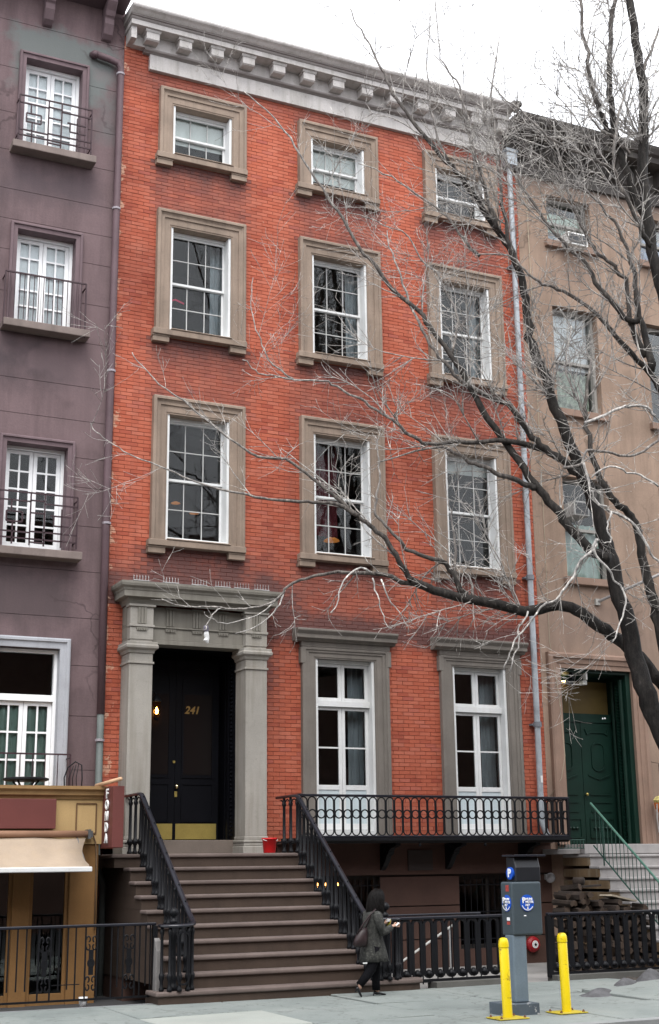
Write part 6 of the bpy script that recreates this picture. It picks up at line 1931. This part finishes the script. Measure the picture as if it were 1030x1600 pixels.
LIMBS=[[(7.58,-4.9,-0.18,0.2686),(7.54,-4.9,0.47,0.2488),(7.42,-4.9,1.34,0.2359),(7.33,-4.9,2.14,0.2269),(7.23,-4.9,2.67,0.2215)],[(7.23,-4.9,2.67,0.1845),(7.07,-4.78,3.27,0.1579),(6.93,-4.68,3.77,0.1462),(6.84,-4.6,4.18,0.1384),(6.79,-4.47,4.89,0.1275),(6.68,-4.36,5.5,0.1189),(6.67,-4.28,5.98,0.113),(6.63,-4.21,6.37,0.1084),(6.58,-4.15,6.76,0.1038),(6.51,-4.07,7.19,0.0989),(6.39,-4.01,7.56,0.0944),(6.29,-3.94,7.91,0.0904),(6.2,-3.88,8.28,0.0864),(6.1,-3.82,8.65,0.0824),(6.01,-3.75,9.07,0.0782),(5.91,-3.68,9.47,0.0741),(5.84,-3.62,9.88,0.0702),(5.85,-3.56,10.3,0.0666),(5.85,-3.5,10.71,0.0632),(5.79,-3.43,11.16,0.0593),(5.68,-3.37,11.55,0.0557),(5.5,-3.32,11.81,0.0525),(5.22,-3.22,12.35,0.0468),(4.93,-3.14,12.78,0.0418),(4.73,-3.09,13.03,0.0389),(4.39,-3.01,13.42,0.0339),(4.14,-2.94,13.78,0.0299),(3.91,-2.87,14.12,0.0262),(3.76,-2.81,14.48,0.023),(3.62,-2.76,14.84,0.0197),(3.42,-2.69,15.29,0.0157),(3.27,-2.63,15.63,0.0127),(3.19,-2.6,15.83,0.011)],[(6.34,-4.6,6.05,0.0862),(6.14,-4.52,6.14,0.0779),(5.96,-4.43,6.36,0.0727),(5.81,-4.35,6.57,0.069),(5.7,-4.26,6.81,0.0657),(5.56,-4.18,7.02,0.0629),(5.38,-4.06,7.35,0.0592),(5.2,-3.92,7.76,0.0551),(4.96,-3.78,8.17,0.0512),(4.79,-3.66,8.54,0.048),(4.66,-3.52,9,0.0448),(4.49,-3.38,9.44,0.0416),(4.23,-3.23,9.88,0.0381),(4.04,-3.12,10.23,0.0355),(3.68,-2.96,10.61,0.032),(3.34,-2.78,11.14,0.0282),(3.23,-2.72,11.31,0.0269),(3,-2.56,11.86,0.0237),(2.8,-2.44,12.28,0.0212),(2.56,-2.29,12.76,0.0183),(2.34,-2.16,13.24,0.0156),(2.13,-2.03,13.67,0.0131),(1.91,-1.93,13.94,0.0112),(1.55,-1.8,14.26,0.0086)],[(5.99,-4.5,7.37,0.068),(5.77,-4.38,7.56,0.0573),(5.62,-4.29,7.7,0.0533),(5.47,-4.19,7.9,0.0492),(5.34,-4.09,8.12,0.0456),(5.14,-3.91,8.53,0.0403),(4.88,-3.79,8.65,0.0368),(4.58,-3.64,8.86,0.0327),(4.36,-3.51,9.13,0.0293),(4.18,-3.37,9.44,0.0261),(4.06,-3.22,9.85,0.0227),(3.94,-3.05,10.35,0.0189),(3.88,-2.88,10.9,0.0152),(3.8,-2.75,11.3,0.0125),(3.82,-2.6,11.81,0.0095)],[(7.24,-5,2.13,0.146),(7.57,-4.58,3.44,0.1181),(7.52,-4.39,4.03,0.1107),(7.38,-4.3,4.29,0.107),(7.22,-4.19,4.58,0.1029),(7,-4.08,4.8,0.0992),(6.79,-3.99,5,0.0958),(6.52,-3.88,5.22,0.0918),(6.3,-3.79,5.39,0.0888),(6.02,-3.7,5.47,0.0856),(5.76,-3.61,5.4,0.0826),(5.52,-3.54,5.37,0.0801),(5.15,-3.42,5.46,0.0761),(4.66,-3.27,5.55,0.0711),(4.31,-3.15,5.64,0.0676),(4.02,-3.05,5.74,0.0647),(3.87,-3,5.81,0.0632)],[(3.87,-3,5.81,0.0486),(3.79,-2.95,5.97,0.0437),(3.65,-2.88,6.23,0.0397),(3.52,-2.81,6.48,0.0368),(3.36,-2.75,6.64,0.0347),(3.2,-2.7,6.78,0.0328),(3,-2.63,6.96,0.0306),(2.81,-2.56,7.13,0.0287),(2.58,-2.49,7.33,0.0266),(2.41,-2.43,7.48,0.025),(2.07,-2.33,7.71,0.0224),(1.66,-2.22,7.73,0.0198),(1.34,-2.13,7.93,0.0176),(0.93,-1.99,8.28,0.0147),(0.57,-1.87,8.59,0.0122),(0.2,-1.76,8.86,0.0099),(-0.05,-1.66,9.15,0.0081),(-0.2,-1.6,9.37,0.0069)],[(3.13,-2.7,6.83,0.0354),(2.8,-2.57,7.02,0.0288),(2.55,-2.49,7.03,0.0263),(2.28,-2.4,7.04,0.0241),(1.82,-2.25,7.07,0.0207),(1.64,-2.19,7.1,0.0195),(1.11,-2.01,7.21,0.0162),(0.6,-1.83,7.4,0.0133),(0.25,-1.7,7.57,0.0113),(-0.11,-1.57,7.7,0.0095),(-0.33,-1.48,7.84,0.0083),(-0.5,-1.41,7.97,0.0074),(-0.65,-1.35,8.09,0.0065),(-0.73,-1.3,8.24,0.0059)],[(4.05,-3,5.76,0.0449),(3.77,-2.87,5.81,0.0374),(3.52,-2.75,5.93,0.0337),(3.22,-2.62,5.95,0.0302),(2.88,-2.47,5.97,0.0268),(2.63,-2.35,5.93,0.0245),(2.43,-2.26,5.87,0.0227),(2.26,-2.18,5.81,0.0213),(2.16,-2.12,5.72,0.0202),(2.06,-2.04,5.57,0.0188),(1.9,-1.96,5.48,0.0174),(1.68,-1.86,5.44,0.0158),(1.48,-1.76,5.43,0.0144),(1.28,-1.68,5.44,0.0131),(1.1,-1.59,5.46,0.0119),(0.88,-1.5,5.46,0.0105),(0.65,-1.39,5.5,0.0091),(0.46,-1.3,5.59,0.0078)],[(4.7,-3.2,5.57,0.0538),(4.61,-3.13,5.77,0.0452),(4.55,-3.05,6.03,0.0401),(4.41,-2.98,6.16,0.0367),(4.27,-2.94,6.2,0.0344),(3.98,-2.83,6.31,0.03),(3.84,-2.77,6.43,0.0275),(3.71,-2.71,6.6,0.025),(3.58,-2.63,6.8,0.0224),(3.49,-2.57,6.96,0.0204),(3.58,-2.48,7.28,0.0177),(3.69,-2.39,7.65,0.0147),(3.72,-2.29,8,0.012),(3.73,-2.2,8.35,0.0093)],[(4.63,-3.2,5.66,0.0391),(4.59,-3.1,6.05,0.0266),(4.66,-2.99,6.46,0.02),(4.68,-2.89,6.89,0.0143),(4.68,-2.8,7.23,0.0101)],[(4.83,-3.2,5.56,0.0294),(4.87,-3.08,5.9,0.0152),(4.77,-3,6.06,0.0099)],[(6,-4.4,7.41,0.0586),(5.79,-4.26,7.66,0.0496),(5.6,-4.17,7.77,0.0462),(5.41,-4.08,7.85,0.0434),(5.16,-3.97,7.91,0.0403),(4.92,-3.86,7.92,0.0377),(4.61,-3.73,7.89,0.0346),(4.34,-3.62,7.91,0.032),(4.16,-3.54,7.87,0.0303),(3.95,-3.45,7.87,0.0285),(3.8,-3.38,7.96,0.0271),(3.68,-3.31,8.07,0.0259),(3.36,-3.12,8.37,0.0226),(3.13,-3,8.58,0.0205),(2.92,-2.9,8.71,0.0188),(2.73,-2.8,8.84,0.0172),(2.54,-2.71,8.94,0.0158),(2.12,-2.53,8.95,0.013),(1.86,-2.42,9.01,0.0113),(1.69,-2.35,9.04,0.0102),(1.55,-2.27,9.16,0.0091),(1.42,-2.2,9.29,0.008)],[(5.4,-4.2,7.14,0.0533),(5.28,-4.11,7.2,0.0453),(5.11,-3.99,7.3,0.0396),(4.91,-3.84,7.42,0.0343),(4.73,-3.7,7.55,0.0301),(4.57,-3.58,7.66,0.0268),(4.39,-3.43,7.82,0.023),(4.28,-3.35,7.89,0.0211),(4.02,-3.19,7.87,0.0172),(3.68,-2.96,7.76,0.0123),(3.43,-2.8,7.7,0.009)],[(2.22,-2.3,9.05,0.0161),(1.91,-2.24,9.27,0.0123),(1.77,-2.19,9.53,0.0107),(1.69,-2.15,9.77,0.0096),(1.62,-2.1,10.08,0.0084),(1.6,-2.06,10.37,0.0074),(1.65,-2,10.8,0.0062)],[(7.06,-5.1,2.66,0.1549),(7.07,-5.02,3.67,0.1132),(7.02,-4.96,4.42,0.0963),(6.95,-4.92,5.03,0.0843),(6.91,-4.89,5.37,0.0782),(6.87,-4.87,5.65,0.0733),(6.82,-4.84,6,0.0677),(6.79,-4.82,6.33,0.0624),(6.73,-4.8,6.57,0.0586),(6.62,-4.79,6.73,0.0555),(6.41,-4.77,6.88,0.0514),(6.28,-4.75,7.07,0.0479),(6.19,-4.73,7.31,0.0442),(6.11,-4.71,7.55,0.0406),(6.05,-4.69,7.9,0.0357),(6.05,-4.65,8.37,0.0298),(6.15,-4.63,8.77,0.0251),(6.29,-4.6,9.22,0.0199)],[(6.03,-4.7,8.16,0.0292),(5.92,-4.68,8.43,0.0215),(5.83,-4.66,8.66,0.0179),(5.75,-4.64,8.97,0.0142),(5.81,-4.62,9.3,0.0112),(5.92,-4.6,9.69,0.008)],[(6.92,-5.2,3.64,0.1648),(7.16,-5.23,5.23,0.1348),(7.34,-5.25,6.7,0.121),(7.36,-5.28,8.11,0.1098),(7.29,-5.3,9.34,0.1009),(7.16,-5.31,10.16,0.095),(7.07,-5.32,10.66,0.0915),(6.99,-5.33,11.3,0.0874),(6.95,-5.34,11.81,0.0843),(6.97,-5.35,12.35,0.0813),(7.04,-5.36,13.09,0.0775),(7.07,-5.37,13.58,0.075),(7.06,-5.37,13.95,0.073),(6.97,-5.38,14.55,0.0696),(6.9,-5.39,15.29,0.0656),(6.87,-5.4,15.76,0.0632)],[(7.01,-5.3,11.45,0.0806),(6.83,-5.3,11.71,0.07),(6.64,-5.3,12.3,0.0603),(6.55,-5.3,12.66,0.0558),(6.48,-5.3,13.01,0.0521),(6.45,-5.3,13.39,0.0485),(6.42,-5.3,13.7,0.0458),(6.55,-5.3,14.48,0.0401),(6.65,-5.3,15.27,0.0348),(6.74,-5.3,15.79,0.0316)],[(6.54,-5.3,12.59,0.0557),(6.35,-5.29,12.86,0.0467),(6.27,-5.28,13.06,0.0435),(6.17,-5.27,13.33,0.0399),(6.12,-5.25,14.03,0.0336),(6.08,-5.24,14.39,0.0306),(6.05,-5.22,14.96,0.0265),(6.08,-5.2,15.53,0.0229)],[(6.87,-5.5,10.84,0.0495),(6.7,-5.52,11,0.0415),(6.51,-5.54,11.35,0.0347),(6.3,-5.57,11.69,0.0294),(6.17,-5.59,11.99,0.0258),(6.22,-5.62,12.42,0.022),(6.3,-5.65,12.92,0.0179),(6.52,-5.69,13.54,0.0134),(6.62,-5.7,13.73,0.0121)],[(6.28,-5.5,11.99,0.0357),(6.07,-5.44,12.11,0.0292),(5.85,-5.38,12.22,0.0257),(5.46,-5.27,12.4,0.021),(5.16,-5.18,12.6,0.0176),(4.85,-5.07,12.93,0.014),(4.59,-4.98,13.18,0.0113),(4.38,-4.9,13.47,0.009)],[(6.68,-5.4,12.44,0.0303),(6.42,-5.35,12.68,0.0213),(6.24,-5.33,12.77,0.0184),(6.05,-5.3,12.93,0.0154),(5.99,-5.26,13.26,0.0121),(5.92,-5.23,13.44,0.0103),(5.87,-5.2,13.71,0.0081)],[(7.03,-5.4,13.92,0.031),(7.22,-5.44,14.4,0.0231),(7.41,-5.47,14.85,0.0191),(7.56,-5.5,15.3,0.0159)],[(7.61,-5,7.81,0.0791),(7.6,-4.8,8.55,0.0591),(7.48,-4.7,8.89,0.0531),(7.42,-4.62,9.18,0.049),(7.17,-4.5,9.47,0.0433),(6.97,-4.39,9.77,0.0386),(6.73,-4.26,10.13,0.0333),(6.5,-4.17,10.35,0.0296),(6.28,-4.09,10.52,0.0264),(6.06,-4.02,10.61,0.0238),(5.83,-3.95,10.7,0.0211),(5.63,-3.86,10.9,0.0181),(5.45,-3.78,11.13,0.0153),(5.2,-3.7,11.18,0.0127),(4.84,-3.6,11.11,0.0093)],[(7.1,-5,9,0.0695),(7.14,-4.91,9.46,0.0546),(7.12,-4.8,9.99,0.0455),(7.14,-4.72,10.45,0.0394),(7.19,-4.66,10.78,0.0356),(7.18,-4.59,11.13,0.0316),(7.14,-4.55,11.35,0.029),(7.01,-4.46,11.76,0.0241),(6.73,-4.35,12.2,0.0181),(6.52,-4.3,12.31,0.0155),(6.33,-4.26,12.34,0.0134),(6.05,-4.2,12.39,0.0105)],[(7.04,-4.9,9.88,0.0503),(6.87,-4.85,9.85,0.0451),(6.66,-4.75,10.13,0.0399),(6.5,-4.66,10.4,0.0365),(6.34,-4.55,10.79,0.0327),(6.13,-4.43,11.12,0.0295),(5.86,-4.31,11.47,0.0261),(5.67,-4.18,11.91,0.023),(5.49,-4.06,12.34,0.0202),(5.28,-3.92,12.82,0.0172),(5.19,-3.84,13.15,0.0154),(5.12,-3.72,13.63,0.0132),(5.13,-3.6,14.2,0.0107)],[(7.09,-4.9,9.27,0.055),(6.98,-4.81,9.7,0.0442),(6.93,-4.75,9.95,0.0408),(7.05,-4.64,10.58,0.0349),(6.95,-4.59,10.77,0.0327),(6.83,-4.55,10.94,0.0307),(6.65,-4.5,11.09,0.0284),(6.57,-4.46,11.22,0.0271),(6.42,-4.36,11.68,0.0232),(6.31,-4.27,12.15,0.0198),(6.27,-4.2,12.52,0.0174),(6.26,-4.13,12.9,0.015),(6.22,-4.07,13.23,0.013),(6.26,-4,13.66,0.0107)],[(5.71,-3.6,11,0.044),(5.62,-3.59,11.27,0.0375),(5.55,-3.58,11.44,0.0351),(5.51,-3.56,11.89,0.0308),(5.46,-3.54,12.33,0.0273),(5.44,-3.51,12.94,0.0233),(5.43,-3.48,13.72,0.0188),(5.42,-3.45,14.24,0.016),(5.59,-3.42,15.04,0.0123),(5.68,-3.4,15.59,0.01)],[(5.36,-3.5,11.73,0.0379),(5.21,-3.48,12.38,0.0286),(5.02,-3.47,13.05,0.0233),(4.9,-3.45,13.58,0.0201),(4.79,-3.44,14.26,0.0164),(4.63,-3.43,14.51,0.0148),(4.48,-3.42,14.75,0.0133),(4.43,-3.41,15.29,0.011),(4.4,-3.4,15.84,0.0087)],[(4.67,-3.2,12.95,0.0235),(4.44,-3.2,13.53,0.0172),(4.36,-3.2,14.11,0.0142),(4.32,-3.2,14.7,0.0117),(4.4,-3.2,15.47,0.0091),(4.43,-3.2,15.92,0.0077)],[(5.42,-3.5,11.7,0.0316),(5.35,-3.44,12.08,0.0258),(5.16,-3.4,12.3,0.0232),(5.09,-3.35,12.66,0.0207),(5.15,-3.23,13.57,0.0163),(5,-3.13,14.3,0.0128),(4.83,-3.05,14.82,0.0104),(4.61,-3,15.09,0.0088)],[(5.19,-3.2,11.35,0.0317),(5.05,-3.09,11.6,0.0259),(4.91,-2.96,11.92,0.0224),(4.74,-2.82,12.24,0.0193),(4.46,-2.67,12.49,0.0164),(4.18,-2.53,12.74,0.0138),(3.9,-2.38,12.99,0.0114),(3.5,-2.2,13.17,0.0087)],[(4.66,-3.1,9.57,0.0247),(4.89,-2.94,10.26,0.0191),(4.73,-2.76,10.99,0.0156),(4.45,-2.62,11.4,0.0134),(4.28,-2.51,11.83,0.0117),(3.87,-2.38,12.01,0.0099),(3.61,-2.3,12.13,0.0088),(3.25,-2.2,12.22,0.0075)],[(5.13,-5.3,7.12,0.0202),(5.47,-5.28,7.23,0.0198),(5.57,-5.27,7.44,0.0197),(5.92,-5.26,7.47,0.0195),(6.29,-5.24,7.45,0.0195),(6.58,-5.23,7.54,0.0194),(6.87,-5.21,7.74,0.0194),(7.11,-5.2,7.9,0.0194)],[(5.46,-5.3,7.23,0.0204),(5.54,-5.31,6.96,0.0198),(5.58,-5.32,6.8,0.0195),(5.71,-5.33,6.62,0.0193),(5.89,-5.34,6.55,0.0192),(6.21,-5.36,6.42,0.0191),(6.4,-5.38,6.17,0.0189),(6.49,-5.39,5.97,0.0187),(6.68,-5.4,5.81,0.0186)],[(5.72,-5.2,6.15,0.0221),(5.61,-5.22,5.97,0.0191),(5.79,-5.26,5.73,0.0165),(5.99,-5.3,5.47,0.0144),(6.05,-5.33,5.21,0.0129),(5.89,-5.36,4.9,0.0113),(5.7,-5.4,4.6,0.0098)],[(5.8,-5.1,6.18,0.0278),(5.75,-5.04,6.03,0.0242),(5.59,-4.95,5.87,0.0216),(5.53,-4.86,5.67,0.0197),(5.41,-4.78,5.49,0.0179),(5.3,-4.69,5.32,0.0164),(5.08,-4.6,5.21,0.0148),(4.94,-4.47,4.94,0.0129),(4.78,-4.37,4.75,0.0115),(4.72,-4.3,4.57,0.0105),(4.66,-4.2,4.34,0.0092)],[(5.15,-4.2,5.21,0.0151),(4.99,-4.17,4.98,0.012),(4.98,-4.15,4.75,0.0105),(4.9,-4.12,4.53,0.0093),(4.86,-4.1,4.33,0.0084)],[(5.85,-5.4,6.53,0.0184),(5.79,-5.4,6.37,0.014),(5.76,-5.4,6.22,0.0119),(5.8,-5.4,6.08,0.0101),(5.7,-5.4,6.05,0.0091)],[(6.66,-5.5,6.96,0.0169),(6.37,-5.44,7.12,0.0151),(6.17,-5.4,7.15,0.0144),(5.97,-5.37,7.21,0.0139),(5.82,-5.34,7.19,0.0135),(5.62,-5.3,7.05,0.013)],[(5.77,-5,7.98,0.0229),(6.11,-5.06,8.13,0.0222),(6.29,-5.09,8.23,0.022),(6.54,-5.13,8.31,0.0218),(6.79,-5.17,8.3,0.0216),(6.94,-5.2,8.18,0.0214)],[(3.28,-2.8,5.93,0.0175),(3.11,-2.82,5.99,0.0143),(2.92,-2.83,5.89,0.0125),(2.74,-2.86,5.68,0.0105),(2.66,-2.88,5.38,0.0085),(2.54,-2.9,5.24,0.0075)],[(3.31,-2.8,5.85,0.0136),(3.36,-2.83,5.58,0.0097),(3.42,-2.86,5.34,0.0078),(3.47,-2.89,5.13,0.0064),(3.56,-2.9,5.06,0.0058)],[(3.4,-2.9,5.82,0.0135),(3.48,-2.93,5.57,0.01),(3.67,-2.97,5.29,0.0075),(3.81,-3,5.02,0.0058)],[(1.35,-1.5,5.48,0.0118),(1.22,-1.5,5.37,0.0091),(1.13,-1.5,5.19,0.0073),(1.11,-1.5,5.12,0.0068)],[(2.17,-1.7,5.6,0.0119),(1.92,-1.65,5.39,0.0093),(1.68,-1.61,5.3,0.0081),(1.43,-1.57,5.23,0.0071),(1.23,-1.53,5.28,0.0065),(1.07,-1.5,5.39,0.0058)],[(2.3,-1.8,5.79,0.0149),(2.2,-1.78,5.54,0.0111),(2.09,-1.76,5.38,0.0096),(1.84,-1.73,5.19,0.0076),(1.53,-1.7,5.06,0.0058)]]

# ------------------------------------------------------------------ bare street tree
def bark():
    b = NB('tree_bark')
    at = b.n('ShaderNodeAttribute', attribute_name='age')
    c = b.ramp(at.outputs['Fac'], [(0, (.47, .45, .43)), (.05, (.39, .37, .35)), (.11, (.30, .28, .265)), (.2, (.14, .125, .115)), (.36, (.034, .030, .027)), (1, (.016, .014, .013))])
    n1 = b.ramp(b.noise(18, 6, .7, stretch=(1, 1, .35)), [(.34, (.40, .40, .40)), (.50, (.9, .9, .9)), (.62, (1.5, 1.5, 1.45)), (.70, (3.2, 3.2, 3.1))])
    c = b.mix(1, c, n1, 'MULTIPLY')
    b.l(c, b.p.inputs['Base Color'])
    b.p.inputs['Roughness'].default_value = .75
    b.p.inputs['Specular IOR Level'].default_value = .2
    b.bump(b.noise(30, 6, .75, stretch=(1, 1, .3)), .9, .02)
    return b.m
M_TREE = bark()
def catmull(P, sub):
    out = []
    n_ = len(P)
    for i in range(n_ - 1):
        p0, p1, p2, p3 = P[max(i - 1, 0)], P[i], P[i + 1], P[min(i + 2, n_ - 1)]
        for k in range(sub):
            t = k / sub
            out.append(tuple(.5 * ((2 * p1[j]) + (-p0[j] + p2[j]) * t + (2 * p0[j] - 5 * p1[j] + 4 * p2[j] - p3[j]) * t * t + (-p0[j] + 3 * p1[j] - 3 * p2[j] + p3[j]) * t ** 3) for j in range(4)))
    out.append(tuple(P[-1]))
    return out
def age_attr(o_, radii):
    a_ = o_.data.attributes.new('age', 'FLOAT', 'POINT')
    a_.data.foreach_set('value', [min(1, r_ / .12) for r_ in radii])
tree = thing('street_tree', 'leafless street tree at the right with pale spreading twigs across the brick front', 'tree', (7.58, -4.9, -.05))
random.seed(42)
smooth = []
for li, L_ in enumerate(LIMBS):
    P = catmull(L_, 3)
    # small irregularity
    P = [(x + random.gauss(0, .004), y + random.gauss(0, .02), z + random.gauss(0, .004), max(.0035, r_)) for x, y, z, r_ in P]
    smooth.append(P)
    n_ = 10 if P[0][3] > .06 else 7
    mb = MB()
    rad = [p[3] * (random.uniform(.975, 1.03) if p[3] > .05 else random.uniform(.94, 1.07)) for p in P]
    if li == 0: rad[0] *= 1.5; rad[1] *= 1.25; rad[2] *= 1.12
    mb.tube([p[:3] for p in P], rad, n_)
    o = mb.build('trunk' if li in (0,) else 'limb', M_TREE, tree, smooth=True)
    pale = li >= 34                     # young, smooth-barked shoots
    age_attr(o, [(0 if pale else r_) for r_ in rad for _ in range(n_)])
# twigs
tw, tage = MB(), []
def twig(p, d, ln, r0, depth, steps):
    d = d.normalized()
    pts, rad = [p.copy()], [r0]
    bend = Vector((random.gauss(0, 1), random.gauss(0, 1), random.gauss(.5, .7))) * .09
    q = p.copy()
    for i in range(steps):
        d = (d + bend * random.uniform(.3, 1.0) + Vector((random.gauss(0, .09), random.gauss(0, .09), random.gauss(.0, .08)))).normalized()
        q = q + d * (ln / steps)
        if q.y > -.45: q.y = -.45
        pts.append(q.copy())
        rad.append(max(.0026, r0 * (1 - .72 * (i + 1) / steps)))
    n_ = 4 if r0 > .006 else 3
    tw.tube(pts, rad, n_, caps=False)
    tage.extend([r_ for r_ in rad for _ in range(n_)])
    if depth > 0:
        k = max(1, int(ln / (.15 if depth > 1 else .16)))
        for _ in range(k):
            i = random.randint(1, steps)
            t_ = (pts[i] - pts[i - 1]).normalized()
            o_ = t_.orthogonal()
            o_.rotate(Matrix.Rotation(random.uniform(0, 6.28), 3, t_))
            twig(pts[i - 1].lerp(pts[i], random.random()), t_ * random.uniform(.6, 1.2) + o_ * random.uniform(.4, .9), ln * random.uniform(.25, .55), max(.0026, r0 * .6), depth - 1, 4 if depth > 1 else 3)
for li, P in enumerate(smooth):
    if li == 0: continue
    acc = 0
    nxt = .1
    tot = sum((Vector(P[i][:3]) - Vector(P[i - 1][:3])).length for i in range(1, len(P)))
    droop = li in (7, 44, 45, 46)          # the low tangle before the portico
    for i in range(1, len(P)):
        a, c = Vector(P[i - 1][:3]), Vector(P[i][:3])
        acc += (c - a).length
        r_ = P[i][3]
        if r_ > .08: continue
        while nxt < acc:
            nxt += (random.uniform(.16, .44) if r_ < .05 else random.uniform(.3, .7)) * (.78 if a.x > 5 and a.z > 8 else 1)
            if droop and random.random() < .45: continue
            if a.x > 6.3 and a.z < 7.5 and random.random() < .7: continue
            if a.x < 4.2 and random.random() < .45: continue
            t_ = (c - a).normalized()
            o_ = t_.orthogonal()
            o_.rotate(Matrix.Rotation(random.uniform(0, 6.28), 3, t_))
            o_.z += .2
            ln = random.uniform(.35, 1.0) if random.random() < .65 else random.uniform(1.0, 1.9)
            if tot < 1.6: ln *= .45
            if droop: ln *= .6
            twig(a.lerp(c, random.random()), t_ * random.uniform(.5, 1.3) + o_ * random.uniform(.4, .9), ln, min(.0105, max(.004, r_ * .38)) * (1.0 if ln < 1 else 1.25), 2 if ln > .6 else 1, 7 if ln > 1 else 5)
            if random.random() < .5:      # short spur
                twig(a.lerp(c, random.random()), o_ + t_ * .3, random.uniform(.03, .09), .005, 0, 2)
o = tw.build('twigs', M_TREE, tree, smooth=True, kind='stuff')
age_attr(o, tage)
print('twig faces', len(tw.f))

# ------------------------------------------------------------------ far side of the street (behind the viewer, seen only in the glass and as shade)
M_OPP = mat('opposite_brick', (.15, .085, .065), var=.2)
MB().box(-60, 70, -36, -24, -.17, 13.2).build('opposite_terrace', M_OPP, kind='structure')
